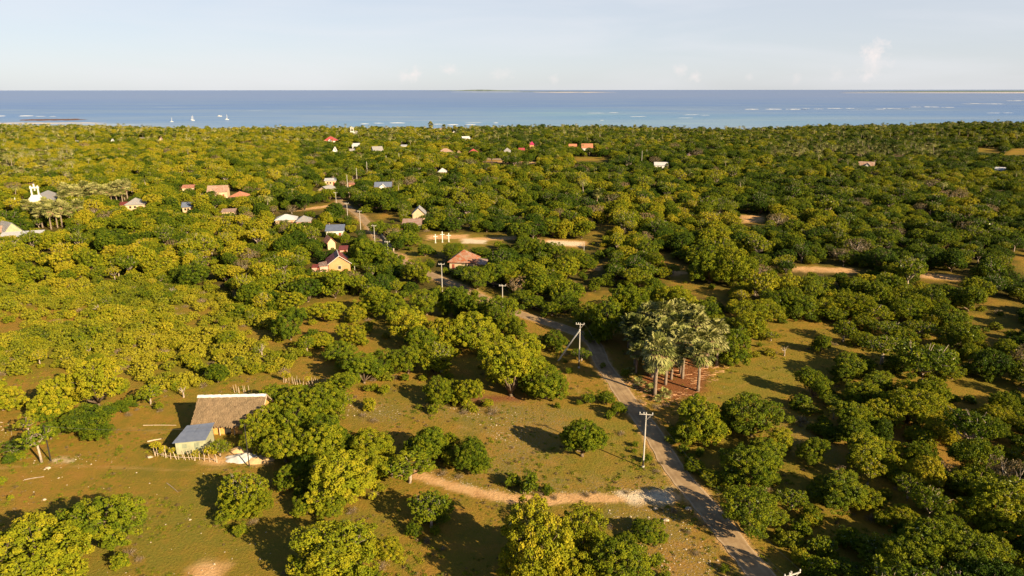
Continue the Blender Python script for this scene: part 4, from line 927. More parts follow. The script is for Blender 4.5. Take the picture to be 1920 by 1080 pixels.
def st(x, y, s): S.append((x, y, float(ground_z(x, y))-.02, s, s, rg.uniform(0, 6.28), .5, int(rg.integers(0, 4))))
for (a, b) in line:
    for q in range(5):
        sd_ = 1.55 if rg.random() < .85 else -1.5; st(a+rg.normal(0, .7), b+sd_+rg.normal(0, .25), rg.uniform(.05, .2))
for Pp, cnt in (([(1130,955),(1260,950),(1340,1040),(1375,1090),(1230,1090),(1190,1000)], 260), ([(830,760),(960,770),(1000,800),(960,850),(900,800)], 160), ([(0,790),(60,795),(50,815),(0,820)], 60), ([(1140,922),(1262,918),(1262,945),(1180,945)], 220), ([(640,750),(740,760),(760,790),(650,780)], 80), ([(60,850),(220,850),(220,880),(60,880)], 40), ([(0,880),(420,880),(560,1080),(0,1080)], 120), ([(1180,590),(1650,610),(1560,800),(1330,760)], 70)):
    xs = [p[0] for p in Pp]; ys = [p[1] for p in Pp]; n = 0
    while n < cnt:
        qx = rg.uniform(min(xs), max(xs)); qy = rg.uniform(min(ys), max(ys))
        if inpoly(qx, qy, Pp): p = at(qx, qy); st(p.x, p.y, rg.uniform(.08, .22)*(1.8 if rg.random() < .12 else 1)); n += 1
scatter('loose_stones', S, HID4, 'pale loose stones and rubble strewn along the dirt track and road edge', 'stones', None)
# palm litter: fallen pale fronds
HID5 = bpy.data.collections.new('litter_shapes')
for i in range(3):
    r_ = np.random.default_rng(90+i); b = MB(); b.tube([(-.8, 0, .05), (0, r_.uniform(-.15, .15), .1), (.8, 0, .04)], [.05, .05, .03], 4)
    for k in range(5): b.poly([(.7, 0, .06), (1.1, (k-2)*.14-.05, .05), (1.5, (k-2)*.22, .03), (1.1, (k-2)*.14+.05, .05)])
    HID5.objects.link(bpy.data.objects.new('frond_%d' % i, mb_mesh('frond', b, plain('fallen_frond', (.58, .33, .17), .9, .3, 4))))
S2 = []
for Pp, cnt in (([(1300,665),(1365,690),(1350,715),(1300,720)], 55), ([(1200,720),(1330,745),(1290,775),(1200,760)], 50), ([(1175,700),(1215,730),(1205,745),(1175,720)], 40), ([(1215,680),(1320,680),(1310,740),(1240,750)], 40)):
    xs = [p[0] for p in Pp]; ys = [p[1] for p in Pp]; n = 0
    while n < cnt:
        qx = rg.uniform(min(xs), max(xs)); qy = rg.uniform(min(ys), max(ys))
        if inpoly(qx, qy, Pp): p = at(qx, qy); s = rg.uniform(.35, .9); S2.append((p.x, p.y, p.z+.02, s, s, rg.uniform(-.6, .6)+rg.integers(0, 2)*3.1, .5, int(rg.integers(0, 3)))); n += 1
scatter('fallen_fronds', S2, HID5, 'pale dead palm fronds fallen on the ground around the fan palms', 'litter', None)

# ------------------------------------------------------------------ palms
def add_palm(px, py, s=1.0, tone=.5, hs=1.0, young=False, cat_auto='fan palm', group='fan palms of the grove beside the road', coco=False):
    p = at(px, py); e = empty('coconut_palm' if coco else 'fan_palm', p, random.uniform(0, 6.28)); e.scale = (s, s, s*hs)
    parts = random.choice(COCOS) if coco else random.choice(YPALMS if young else PALMS)
    for nm, me in zip(('crown', 'trunk', 'dead_fronds'), parts): o = link(nm, me, e); o['tone'] = tone+random.uniform(-.12, .12)
    e['category'] = 'palm tree'; e['group'] = group; e['auto'] = cat_auto; return e
for (px, py, s, hs, tn) in [(1308,734,1.0,.98,.62),(1279,710,1.05,1,.6),(1275,702,.95,1.0,.55),(1272,690,1.0,1,.6),(1262,684,1,.95,.5),(1247,722,1.0,.95,.6),(1227,742,1.1,1.0,.62),(1325,690,1,1,.62),(1300,676,1,1.05,.6),(1285,664,1,1.02,.6),(1335,672,1,.95,.55),(1315,660,1,.95,.6),(1255,664,1,1.02,.5),(1240,656,1.05,1.02,.55),(1218,668,1.05,.95,.45),(1200,672,1,.9,.35),(1183,664,.95,.9,.3),(1230,682,1,.9,.5),(1210,690,1,.85,.35),(1190,685,.9,.8,.25),(1268,672,1,.98,.55),(1236,700,.95,.8,.6),(1258,712,.9,.75,.6),(1226,725,.9,.75,.6),(1295,650,1,1,.6),(1275,645,1,1,.55),(1322,675,1,.9,.65),(1240,672,1,.85,.55),(1178,652,.95,.85,.4),(1208,650,1,.95,.5),(1192,700,.8,.7,.3),(1222,708,.9,.7,.5),(1265,650,1,1,.6),(1310,690,1,.95,.65),(1343,688,.9,.85,.6),(1250,700,1,1,.55)]:
    add_palm(px, py, s*1.1, tn, hs*random.uniform(.82, 1.12))
for (px, py, s) in [(1215,735,.8),(1246,742,.8),(1198,722,.8),(1232,752,.6),(1180,700,.7)]: add_palm(px, py, s, .45, 1, True, 'stemless young fan palm')
for (px, py) in [(75,419),(80,426),(96,429),(99,423),(108,426),(117,425),(133,423),(150,414),(72,416),(55,413),(115,418),(103,420),(90,416),(125,418)]:
    add_palm(px, py, random.uniform(.92, 1.1), .6, random.uniform(.85, 1.25), False, 'tall bare-trunked fan palm', 'fan palms in front of the white church')
for i in range(40):
    px = 118+i*3.15+random.uniform(-3, 3); add_palm(px, 386-(i % 3)*5-(px-118)*.06, random.uniform(.95, 1.15), random.uniform(.55, .85), random.uniform(.7, 1.1), False, 'fan palm', 'fan palms of the long grove right of the church')
add_palm(502,400,1.0,.85,.75,False,'yellowish coconut palm','coconut palms of the village',True); add_palm(1128,612,.55,.7,.6,False,'small yellow-leaved coconut palm','coconut palms of the village',True)
add_palm(808,252,1.6,.5,1.2,False,'tall fan palm on the shore','lone palms on the shore'); add_palm(833,252,1.5,.5,1.0,False,'fan palm on the shore','lone palms on the shore')

# ------------------------------------------------------------------ houses
def gable(b, w, d, wh, rh, oh, th=.1):
    hx = w/2+oh; hy = d/2+oh; ze = wh-oh*rh/(d/2)
    b.slab([(-hx, -hy, ze), (hx, -hy, ze), (hx, -.005, wh+rh), (-hx, -.005, wh+rh)], th); b.slab([(-hx, .005, wh+rh), (hx, .005, wh+rh), (hx, hy, ze), (-hx, hy, ze)], th)
def hip(b, w, d, wh, rh, oh, th=.1, k=.5):
    hx = w/2+oh; hy = d/2+oh; r = max(w/2-d*k, .05); zt = wh+rh; ze = wh-.1
    A = (-hx, -hy, ze); B = (hx, -hy, ze); C = (hx, hy, ze); D = (-hx, hy, ze); E_ = (-r, 0, zt); F_ = (r, 0, zt)
    for P in ((A, B, F_, E_), (B, C, F_), (C, D, E_, F_), (D, A, E_)): b.poly(P)
    b.poly([(q[0], q[1], q[2]-th) for q in (D, C, B, A)])
    for P, Q in ((A, B), (B, C), (C, D), (D, A)): b.poly([(P[0], P[1], P[2]-th), (Q[0], Q[1], Q[2]-th), Q, P])
def shed(b, w, d, wh, rh, oh, th=.08):
    hx = w/2+oh; hy = d/2+oh; b.slab([(-hx, -hy, wh), (hx, -hy, wh), (hx, hy, wh+rh), (-hx, hy, wh+rh)], th)
def house(name, label, cat, loc, rz, w, d, wh, rh, kind, wallm, roofm, oh=.45, win=2, door=True, group=None, winm=None, rot_gable_wall=True):
    e = empty(name, loc, rz); tag(e, label, cat, group); b = MB(); b.box(-w/2, w/2, -d/2, d/2, -.4, wh-.02)
    if kind == 'gable':
        for s in (-1, 1):
            x = s*(w/2-.08); b.slab([], 0) if False else None
            n = len(b.v); b.v += [(x-.08, -d/2, wh-.02), (x-.08, d/2, wh-.02), (x-.08, 0, wh+rh-.14), (x+.08, -d/2, wh-.02), (x+.08, d/2, wh-.02), (x+.08, 0, wh+rh-.14)]
            b.f += [(n, n+2, n+1), (n+3, n+4, n+5), (n, n+3, n+5, n+2), (n+1, n+2, n+5, n+4)]
    b.build('wall', wallm, e); r = MB()
    {'gable': gable, 'hip': hip, 'shed': shed}[kind](r, w, d, wh, rh, oh); r.build('roof', roofm, e)
    for i in range(win):
        x = -w/2+w*(i+1)/(win+1+(1 if door else 0)); q = MB(); q.box(x-.45, x+.45, -d/2-.035, -d/2+.03, .95, 1.95); q.build('window', winm or DARK, e)
    if door:
        x = w/2-w*.2; q = MB(); q.box(x-.42, x+.42, -d/2-.04, -d/2+.03, -.2, 1.95); q.build('door', REDPAINT, e)
    return e
def house_at(px, py_eave, wpx, *, name='village_house', label, cat='house', d=None, wh=2.8, rh=1.6, kind='gable', wall=CREAM, roof=GREYR, rz=0, win=2, door=True, lift=0, gf=False, group='houses of the village', oh=.45):
    """front eave line of the house centred on a picture column; gf: gable end to the viewer"""
    p = at(px, py_eave, wh); w = wpx*mpp(p); 
    if gf: ww = w*.9; dd = d or 7
    else: ww = w; dd = d or 6
    face = math.atan2(p.x, p.y)     # turn to face the road/viewer roughly
    a = -face*.6+R(rz); dirv = V3((math.sin(-a), math.cos(a), 0)); c = p+dirv*((dd)/2)
    z = float(ground_z(c.x, c.y)); 
    if gf: return house(name, label, cat, (c.x, c.y, z), a+R(90), dd, ww, wh, rh, kind, wall, roof, oh, 0, False, group)
    return house(name, label, cat, (c.x, c.y, z), a, ww, dd, wh, rh, kind, wall, roof, oh, win, door, group)

# thatched house
def thatched():
    rl = at_z(371, 741, 5.4); rr_ = at_z(498, 738.5, 5.4); c = (rl+rr_)/2; a = math.atan2(rr_.y-rl.y, rr_.x-rl.x); wd = (rr_-rl).length
    e = empty('thatched_house', (c.x, c.y, 0), a); tag(e, 'long house with brown thatched roof and white ridge cap beside the metal shed', 'house')
    b = MB(); b.box(-wd/2+.5, wd/2-.5, -3.6, 3.6, -.3, 2.1); b.build('wall', BAMBOO, e)
    g = MB()
    for s in (-1, 1):
        x = s*(wd/2-.62); n = len(g.v); g.v += [(x-.05, -3.5, 2.12), (x-.05, 3.5, 2.12), (x-.05, 0, 4.9), (x+.05, -3.5, 2.12), (x+.05, 3.5, 2.12), (x+.05, 0, 4.9)]
        g.f += [(n, n+2, n+1), (n+3, n+4, n+5), (n, n+3, n+5, n+2), (n+1, n+2, n+5, n+4)]
    g.build('gable', BAMBOO, e)
    r_ = np.random.default_rng(4)
    for s in (-1, 1):
        V = []; nx, ny = 90, 26
        for j in range(ny+1):
            t = j/ny
            for i in range(nx+1):
                x = -wd/2+wd*i/nx; ed = r_.uniform(-.15, .32) if j == ny else 0; zz = 5.4-3.45*t; yy = s*(4.35*t+ed)
                nzv = .22*(vnoise(np.array(x*1.3), np.array(t*9.+s))-.5)+r_.uniform(-.035, .035)
                V.append((x+(r_.uniform(-.1, .1) if i in (0, nx) else 0), yy, zz+nzv-ed*.6))
        Q = [(j*(nx+1)+i, j*(nx+1)+i+1, (j+1)*(nx+1)+i+1, (j+1)*(nx+1)+i) for j in range(ny) for i in range(nx)]
        n = len(V); V2 = [(v[0], v[1], v[2]-.28) for v in V]; Q2 = [tuple(q_+n for q_ in q[::-1]) for q in Q]
        rim = [j*(nx+1) for j in range(ny+1)]; rim2 = [j*(nx+1)+nx for j in range(ny+1)]; rim3 = [ny*(nx+1)+i for i in range(nx+1)]
        for rm in (rim, rim2, rim3): Q2 += [(rm[k_], rm[k_+1], rm[k_+1]+n, rm[k_]+n) for k_ in range(len(rm)-1)]
        link('roof_slope', mesh_np('roof_slope', V+V2, Q+Q2, [THATCH]), e)
    rc = MB()
    n = 24
    for i in range(n):
        x0 = -wd/2-.05+(wd+.1)*i/n; x1 = -wd/2-.05+(wd+.1)*(i+1)/n; j0 = .03*math.sin(i*2.1)
        rc.slab([(x0, -.42, 5.25+j0), (x1, -.42, 5.25+j0), (x1, 0, 5.52+j0), (x0, 0, 5.52+j0)], .05); rc.slab([(x0, 0, 5.52+j0), (x1, 0, 5.52+j0), (x1, .42, 5.25+j0), (x0, .42, 5.25+j0)], .05)
    rc.build('ridge_cap', WHITE, e)
    for x in (-wd/2+.4, -1.2, 1.2, wd/2-.4):
        p = MB(); p.tube([(x, -3.95, -.2), (x, -3.95, 2.1)], .08, 7); p.build('post', WOODP, e)
    bb = MB(); bb.tube([(wd/2-.1, -4.2, 1.9), (wd/2+.15, 0, 5.3), (wd/2-.1, 4.2, 1.9)], .07, 6); bb.build('barge_pole', WOODP, e)
    dd = MB(); dd.box(-.5, .5, -3.66, -3.58, -.2, 1.9); dd.build('door', DARK, e)
thatched()
def shed_house():
    BL = at_z(350, 797, 3.0); BR = at_z(402, 791, 3.0); FR = at_z(385, 824, 2.2); FL = at_z(322, 830, 2.2)
    e = empty('metal_roofed_shed', ((BL.x+FR.x)/2, (BL.y+FR.y)/2, 0)); o = V3(e.location); tag(e, 'small shed with bluish metal lean-to roof in front of the thatched house', 'shed')
    P = [q-o for q in (FL, FR, BR, BL)]; r_ = MB(); r_.slab(P, .07); r_.build('roof', BLUER, e)
    c = sum(P, V3())/4; Wc = [c+(q-c)*.88 for q in P]; b = MB(); n = len(b.v)
    b.v += [(q.x, q.y, -.2) for q in Wc]+[(q.x, q.y, q.z-.16) for q in Wc]; b.f += [(0, 1, 5, 4), (1, 2, 6, 5), (2, 3, 7, 6), (3, 0, 4, 7), (4, 5, 6, 7)]; b.build('wall', GREENW, e)
    f0 = Wc[0]; f1 = Wc[1]; dr = (f1-f0).normalized(); nr = V3((dr.y, -dr.x, 0))
    for t, nm, z0, z1, hw in ((.3, 'window', 1.0, 1.7, .35), (.72, 'door', 0, 1.8, .38)):
        m_ = f0.lerp(f1, t)+nr*.03; q = MB(); A = m_-dr*hw; B = m_+dr*hw; q.v += [(A.x, A.y, z0), (B.x, B.y, z0), (B.x, B.y, z1), (A.x, A.y, z1)]+[(v_.x-nr.x*.05, v_.y-nr.y*.05, z_) for v_, z_ in ((A, z0), (B, z0), (B, z1), (A, z1))]
        q.f += [(0, 1, 2, 3), (1, 5, 6, 2), (4, 0, 3, 7), (3, 2, 6, 7)]; q.build(nm, plain('faded_green_board', (.24, .26, .18)), e)
    for t in (.5,):
        s_ = MB(); A = P[0].lerp(P[1], t)+V3((0, 0, .02)); B = P[3].lerp(P[2], t)+V3((0, 0, .02)); s_.tube([A, B], .012, 5); s_.build('roof_seam', BLUER, e)
shed_house()
# orange gabled house with its annexes
def orange_house():
    p = at(634, 512); c = p+V3((-1.0, 5, 0)); a = R(108)
    e = house('orange_house', 'orange-walled house with dark red gable roof facing the camera', 'house', (c.x, c.y, p.z), a, 9.0, 7.3, 3.3, 2.6, 'gable', ORANGE, REDR, .5, 0, False, 'houses of the village'); e.scale = (.9, .9, .9)
    for s in (-1, 1):
        m = MB(); hy = 7.3/2+.5; m.tube([(-5.03, s*hy, 3.33-.5*2.6/3.65), (-5.03, 0, 5.98)], .09, 5); m.build('verge_board', WHITE, e)
    r_ = MB(); r_.tube([(-5.05, 0, 5.98), (4.95, 0, 5.98)], .14, 6); r_.build('ridge_cap', WHITE, e)
    q = MB(); q.box(-4.54, -4.47, -.5, .5, 1.2, 2.3); f = q.build('window', DARK, e); 
    q = MB()
    for y0 in (-.56, .5): q.box(-4.56, -4.49, y0, y0+.06, 1.14, 2.36)
    q.box(-4.56, -4.49, -.5, .5, 2.3, 2.36); q.box(-4.56, -4.49, -.5, .5, 1.14, 1.2); q.build('frame', WHITE, f)
    an = MB(); an.box(-4.2, 1.2, 3.66, 6.6, -.3, 2.4); an.build('annexe_wall', PINKW, e)
    an = MB(); an.slab([(-4.6, 3.67, 3.1), (-4.6, 6.9, 2.5), (1.6, 6.9, 2.5), (1.6, 3.67, 3.1)][::-1], .08); an.build('annexe_roof', PINKG, e)
    an = MB(); an.slab([(-3.2, -5.4, 2.9), (-3.2, -3.66, 3.4), (2.2, -3.66, 3.4), (2.2, -5.4, 2.9)][::-1], .08); an.build('side_awning', ORANR, e)
    for x in (-3., 2.):
        m = MB(); m.tube([(x, -5.2, -.2), (x, -5.2, 2.85)], .06, 6); m.build('awning_post', WHITE, e)
    c2 = at(592, 513, 0); house('wash_house', 'small pink-walled outhouse with red wall top left of the orange house', 'outhouse', (c2.x, c2.y+1.5, c2.z), R(5), 2.6, 2.4, 2.0, .4, 'shed', PINKW, REDR, .15, 0, True)
orange_house()
def rusty_house():
    p = at(866, 507); e = house('rusty_roofed_house', 'cream house with rust-streaked hipped iron roof beside the road bend', 'house', (p.x+.5, p.y+4.2, p.z), R(-8), 8.0, 7.6, 2.7, 3.0, 'hip', CREAM, RUST, .6, 0, False, 'houses of the village')
    for x in (1.3, 2.2):
        q = MB(); q.box(x-.25, x+.25, -3.84, -3.77, .9, 1.9); q.build('window', DARK, e)
    q = MB(); q.box(-3.2, -2.4, -3.84, -3.77, -.2, 1.9); q.build('door', REDPAINT, e)
    r_ = MB(); r_.slab([(4.3, -3.6, 2.2), (7.6, -3.6, 1.9), (7.6, 1.8, 2.5), (4.3, 1.8, 2.7)], .07); r_.build('lean_to_roof', PINKG, e)
    w_ = MB(); w_.box(4.03, 7.2, -3.0, 1.4, -.3, 1.85); w_.build('lean_to_wall', PINKW, e)
    r_ = MB(); r_.tube([(-.2, 0, 5.72), (.2, 0, 5.72)], .12, 6); r_.build('ridge_cap', ORANR, e)
rusty_house()
VH = [
 dict(px=606,py_eave=356,wpx=24,gf=True,label='cream gabled house with light grey striped roof above the side road',wall=CREAM,roof=GREYR,rz=-28,d=8,rh=2),
 dict(px=619,py_eave=338,wpx=20,label='low house showing only a long pale grey roof behind the striped roof house',roof=WHITER,kind='shed',rh=.9,d=5),
 dict(px=718,py_eave=349,wpx=30,label='wide house with blue-grey roof and white front gable over orange walls',roof=BLUER,wall=ORANGE,kind='gable',rh=2.0,d=8),
 dict(px=659,py_eave=345,wpx=9,label='tiny orange outhouse right of a tall pole behind the village',wall=ORANGE,roof=ORANR,kind='shed',rh=.4,win=0,d=3,wh=2.4),
 dict(px=711,py_eave=380,wpx=14,label='small house with blue lean-to roof below the blue-grey gabled house',roof=BLUER,wall=PINKW,kind='shed',rh=1,d=4,win=1),
 dict(px=785,py_eave=400,wpx=26,gf=True,label='house with pale grey steep gable roof facing the road',roof=GREYR,wall=CREAM,rh=2.6,d=7),
 dict(px=772,py_eave=420,wpx=33,label='barn with brownish grey lean-to roof below the steep gabled house',roof=PINKG,wall=GREENW,kind='shed',rh=1.2,d=6,win=1,wh=2.2),
 dict(px=535,py_eave=411,wpx=36,label='long house with pale blue-white hipped roof left of the pink-walled house',roof=WHITER,kind='hip',rh=1.7,d=7),
 dict(px=568,py_eave=414,wpx=24,label='pink-walled house with pale grey hipped roof',roof=GREYR,wall=PINKW,kind='hip',rh=1.8,d=7),
 dict(px=627,py_eave=432,wpx=31,label='house with flat-looking blue-grey lean-to roof and white wall strip',roof=BLUER,wall=WHITE,kind='shed',rh=1.3,d=5.5),
 dict(px=621,py_eave=453,wpx=16,label='small yellowish house with bright rusty red roof',roof=ORANR,wall=CREAM,kind='gable',gf=True,rh=1.6,d=5,rz=20),
 dict(px=643,py_eave=467,wpx=12,label='low hut with red-brown flat roof above the orange house',roof=REDR,wall=PINKW,kind='shed',rh=.5,d=3.5,win=0,wh=2.2),
 dict(px=407,py_eave=358,wpx=34,label='two-gabled house with faded pink and grey roof and cream walls',roof=PINKG,wall=CREAM,rh=2.6,d=9,wh=3.6),
 dict(px=443,py_eave=368,wpx=27,label='cream house with orange hipped roof right of the two-gabled house',roof=ORANR,wall=CREAM,kind='hip',rh=2.2,d=8,rz=-20),
 dict(px=352,py_eave=351,wpx=20,label='low pale orange roof behind the trees left of the two-gabled house',roof=ORANR,kind='shed',rh=1,d=5),
 dict(px=352,py_eave=386,wpx=20,label='small house with light blue-grey roof half hidden by trees',roof=BLUER,kind='gable',rh=1.6,d=6),
 dict(px=428,py_eave=396,wpx=22,label='low shack with dull brown-grey roof under trees',roof=PINKG,kind='shed',rh=.7,d=4),
 dict(px=252,py_eave=382,wpx=32,label='cream house with grey hipped roof right of the palm grove',roof=GREYR,wall=CREAM,kind='hip',rh=2.6,d=8),
 dict(px=230,py_eave=383,wpx=9,label='little red-roofed cream annexe left of the grey hipped house',roof=REDR,wall=CREAM,kind='shed',rh=.9,d=3.5,win=0,wh=2.4),
 dict(px=24,py_eave=432,wpx=34,gf=True,label='grey gabled long house at the far left edge',roof=GREYR,wall=GREENW,rh=3.4,d=9,rz=35),
 dict(px=-4,py_eave=434,wpx=26,label='brownish thatch-coloured house cut by the left edge',roof=PINKG,kind='gable',rh=2,d=7),
 dict(px=38,py_eave=441,wpx=64,label='long low building with whitish blue sheet roof at the left edge',roof=WHITER,kind='shed',rh=.9,d=5,wh=2.4),
 dict(px=619,py_eave=263,wpx=24,label='far house with bright red roof and white walls near the shore',roof=PINKR,wall=WHITE,rh=4,wh=4.5,d=12,kind='hip'),
 dict(px=667,py_eave=273,wpx=13,label='far house with pale whitish roof below the small white church',roof=WHITER,wall=WHITE,rh=2.4,wh=3.5,d=9),
 dict(px=627,py_eave=282,wpx=7,label='narrow white gabled building left in the far village',roof=WHITER,wall=WHITE,gf=True,rh=3,wh=4.5,d=8),
 dict(px=709,py_eave=281,wpx=18,label='far house with light grey roof and white front walls',roof=GREYR,wall=WHITE,rh=3,wh=4,d=10,rz=15),
 dict(px=757,py_eave=273,wpx=10,label='far white box-shaped house in the upper village',roof=WHITER,wall=WHITE,kind='shed',rh=.6,wh=4,d=7),
 dict(px=660,py_eave=283,wpx=8,label='small far house with grey roof right of the narrow white building',roof=GREYR,wall=WHITE,rh=2,wh=3,d=6),
 dict(px=829,py_eave=322,wpx=15,label='lone small house with pale grey roof in the middle of the wood',roof=WHITER,wall=CREAM,kind='hip',rh=2.2,d=7),
 dict(px=875,py_eave=260,wpx=14,label='far angled house with white roof near the shore',roof=WHITER,wall=WHITE,rh=2.6,wh=3.6,d=9,rz=20),
 dict(px=887,py_eave=286,wpx=17,label='house with bright pink-red hipped roof in the far village',roof=PINKR,wall=CREAM,kind='hip',rh=3,wh=3.4,d=9),
 dict(px=899,py_eave=280,wpx=9,label='slanted light grey roof just right of the pink-red roof',roof=GREYR,kind='shed',rh=1.6,d=6,rz=-20),
 dict(px=835,py_eave=285,wpx=25,label='far house with brownish red hipped roof left of the pink-red roof',roof=PINKG,wall=CREAM,kind='hip',rh=3,d=9),
 dict(px=860,py_eave=287,wpx=8,label='small tan-roofed hut between the brownish and pink-red roofs',roof=THATCH,wall=CREAM,kind='hip',rh=2.4,wh=2.2,d=5,win=0),
 dict(px=951,py_eave=283,wpx=12,label='far house with silver grey hipped roof behind the bushes',roof=GREYR,wall=WHITE,kind='hip',rh=2.6,wh=3,d=7),
 dict(px=978,py_eave=282,wpx=10,label='low deep red roof left of the red-roofed tower house',roof=PINKR,wall=ORANGE,kind='shed',rh=1.8,d=6),
 dict(px=1001,py_eave=279,wpx=18,label='wide red-roofed house with a magenta raised tower part',roof=PINKR,wall=ORANGE,kind='hip',rh=2,d=7),
 dict(px=1074,py_eave=275,wpx=14,label='low orange-red roof left of the long salmon roof',roof=ORANR,wall=ORANGE,kind='gable',rh=2.4,d=7),
 dict(px=1101,py_eave=277,wpx=20,label='large far house with salmon roof and white walls',roof=ORANR,wall=WHITE,kind='gable',rh=3.4,wh=4.5,d=10),
 dict(px=1240,py_eave=310,wpx=24,label='bright white metal roof alone in the wood right of centre',roof=WHITER,wall=WHITE,kind='gable',rh=1.8,d=8),
 dict(px=1292,py_eave=292,wpx=9,label='tiny tan-roofed house behind the bright white roof',roof=PINKG,wall=CREAM,kind='hip',rh=1.8,d=6),
 dict(px=1624,py_eave=312,wpx=25,label='lone house with pale pink gabled roof in the right-hand wood',roof=PINKG,wall=WHITE,kind='gable',rh=2.6,d=8,rz=-10),
 dict(px=1874,py_eave=319,wpx=24,label='low white-roofed building near the right edge',roof=WHITER,wall=WHITE,kind='shed',rh=1,d=6),
 dict(px=210,py_eave=265,wpx=6,label='tiny white gable in the far left wood',roof=WHITER,wall=WHITE,gf=True,rh=3,wh=4,d=6),
 dict(px=143,py_eave=264,wpx=5,label='tiny white wall left of the white gable in the far wood',roof=WHITER,wall=WHITE,kind='shed',rh=.8,d=4,win=0,door=False),
 dict(px=233,py_eave=246,wpx=18,label='far long whitish roof near the left shore',roof=WHITER,wall=WHITE,kind='shed',rh=1,d=7),
 dict(px=267,py_eave=259,wpx=12,label='far low grey roof right of the white gable',roof=GREYR,kind='shed',rh=1,d=6),
 dict(px=301,py_eave=262,wpx=6,label='tiny cream gable in the far left wood',roof=PINKG,wall=CREAM,gf=True,rh=3,wh=3.6,d=6),
 dict(px=822,py_eave=243,wpx=16,label='tan beach building between two shore palms',roof=PINKG,wall=CREAM,kind='gable',rh=2,d=7),
 dict(px=869,py_eave=239,wpx=12,label='pale beach building with tan roof on the shore',roof=PINKG,wall=WHITE,kind='gable',rh=2.4,wh=4,d=8),
 dict(px=851,py_eave=249,wpx=7,label='small white hut just inland of the shore palms',roof=WHITER,wall=WHITE,gf=True,rh=2.4,wh=3.4,d=5),
]
for v_ in VH: house_at(**v_)
# front gables and tower as extra pieces of some houses
def extra_gable(root, w, d, wh, rh, roofm, wallm, x=0):
    D = [c for c in root.children if c.name.startswith('wall')][0]; y0 = min(v.co.y for v in D.data.vertices)
    b = MB(); b.box(x-w/2, x+w/2, y0-d, y0-.003, -.3, wh); n = len(b.v)
    b.v += [(x-w/2, y0-d+.02, wh), (x+w/2, y0-d+.02, wh), (x, y0-d+.02, wh+rh)]; b.f.append((n, n+1, n+2)); b.build('porch_wall', wallm, root)
    r_ = MB(); o = .3; s = rh/(w/2)
    r_.slab([(x-w/2-o, y0-d-o, wh-o*s), (x, y0-d-o, wh+rh), (x, y0+2.4, wh+rh), (x-w/2-o, y0+2.4, wh-o*s)], .08); r_.slab([(x, y0-d-o, wh+rh), (x+w/2+o, y0-d-o, wh-o*s), (x+w/2+o, y0+2.4, wh-o*s), (x, y0+2.4, wh+rh)], .08); r_.build('porch_roof', roofm, root)
HR = {o['label']: o for o in COL.objects if o.parent is None and 'label' in o.keys()}
def find(s): return [o for l, o in HR.items() if s in l][0]
extra_gable(find('wide house with blue-grey'), 3.6, 1.6, 2.6, 1.5, WHITER, WHITE, -.3)
extra_gable(find('two-gabled'), 4.0, 2, 3.4, 1.8, PINKG, CREAM, -2.2)
extra_gable(find('bright red roof and white'), 5, 3, 4.2, 2.6, PINKR, WHITE, 0)
t_ = find('magenta raised'); m_ = MB(); m_.box(-4, 0, -2, 2, 2.9, 6.6); m_.build('tower_wall', ORANGE, t_); m_ = MB(); hip(m_, 4.2, 4.4, 6.7, 2.8, .3); o_ = m_.build('tower_roof', plain('magenta_roof', (.36, .03, .10)), t_); o_.location = (-2, 0, 0)
extra_gable(find('lone house with pale pink'), 4.5, 2, 2.8, 2, PINKG, WHITE, 1)

# white church at the left and the small one near the shore
def church(label, px, py, s, name='white_church'):
    p = at(px, py); e = empty(name, p, R(18) if px < 300 else 0); e.scale = (s, s, s); tag(e, label, 'church')
    b = MB(); b.box(-5, 5, 0, 16, -.3, 3.6); b.build('nave_wall', WHITE, e)
    f = MB(); prof = [(-6.2, -.3), (-6.2, 1.6), (-4.6, 2.4), (-3.0, 4.4), (-1.9, 5.6), (-1.7, 6.2), (1.7, 6.2), (1.9, 5.6), (3.0, 4.4), (4.6, 2.4), (6.2, 1.6), (6.2, -.3)]
    n = len(prof); f.v += [(x, -.5, z) for x, z in prof]+[(x, -.05, z) for x, z in prof]; f.f += [tuple(range(n)), tuple(range(2*n-1, n-1, -1))]+[(i, (i+1) % n, (i+1) % n+n, i+n) for i in range(n)]; f.build('facade', WHITE, e)
    bt = MB()
    for x in (-1.5, 1.0): bt.box(x, x+.5, -.5, .1, 6.2, 9.0)
    bt.box(-1.7, 1.7, -.55, .15, 9.0, 9.6); bt.build('bell_arch', WHITE, e)
    bl = MB(); bl.tube([(0, -.2, 8.95), (0, -.2, 8.6), (0, -.2, 8.1)], [.06, .25, .42], 8); bl.build('bell', STEEL, e)
    for x in (-1.6, -.3, 1.0):
        c = MB(); c.box(x, x+.5, -.4, 0, 9.6, 10.1+(.8 if x == -.3 else 0)); c.build('pinnacle', WHITE, e)
    sp = MB(); sp.tube([(-8, .5, -.2), (-8, .5, 2.2), (-8, .5, 5.4)], [.9, .8, .05], 8); sp.build('side_spire', WHITE, e)
    r_ = MB(); r_.slab([(-5.4, 0, 3.4), (0, 0, 6.0), (0, 16.4, 6.0), (-5.4, 16.4, 3.4)], .1); r_.slab([(0, 0, 6.0), (5.4, 0, 3.4), (5.4, 16.4, 3.4), (0, 16.4, 6.0)], .1); r_.build('roof', GREYR, e)
    d = MB(); d.box(-.8, .8, -.56, -.49, -.2, 2.6); d.build('door', DARK, e)
    for x in (-3, 3):
        q = MB(); q.box(x-.4, x+.4, -.55, -.49, 1, 2.4); q.build('window', DARK, e)
church('white church with open bell arch rising behind the palms at the left', 72, 391, 1.12)
church('tiny far white church with pointed front near the shore', 661, 257, 1.25)

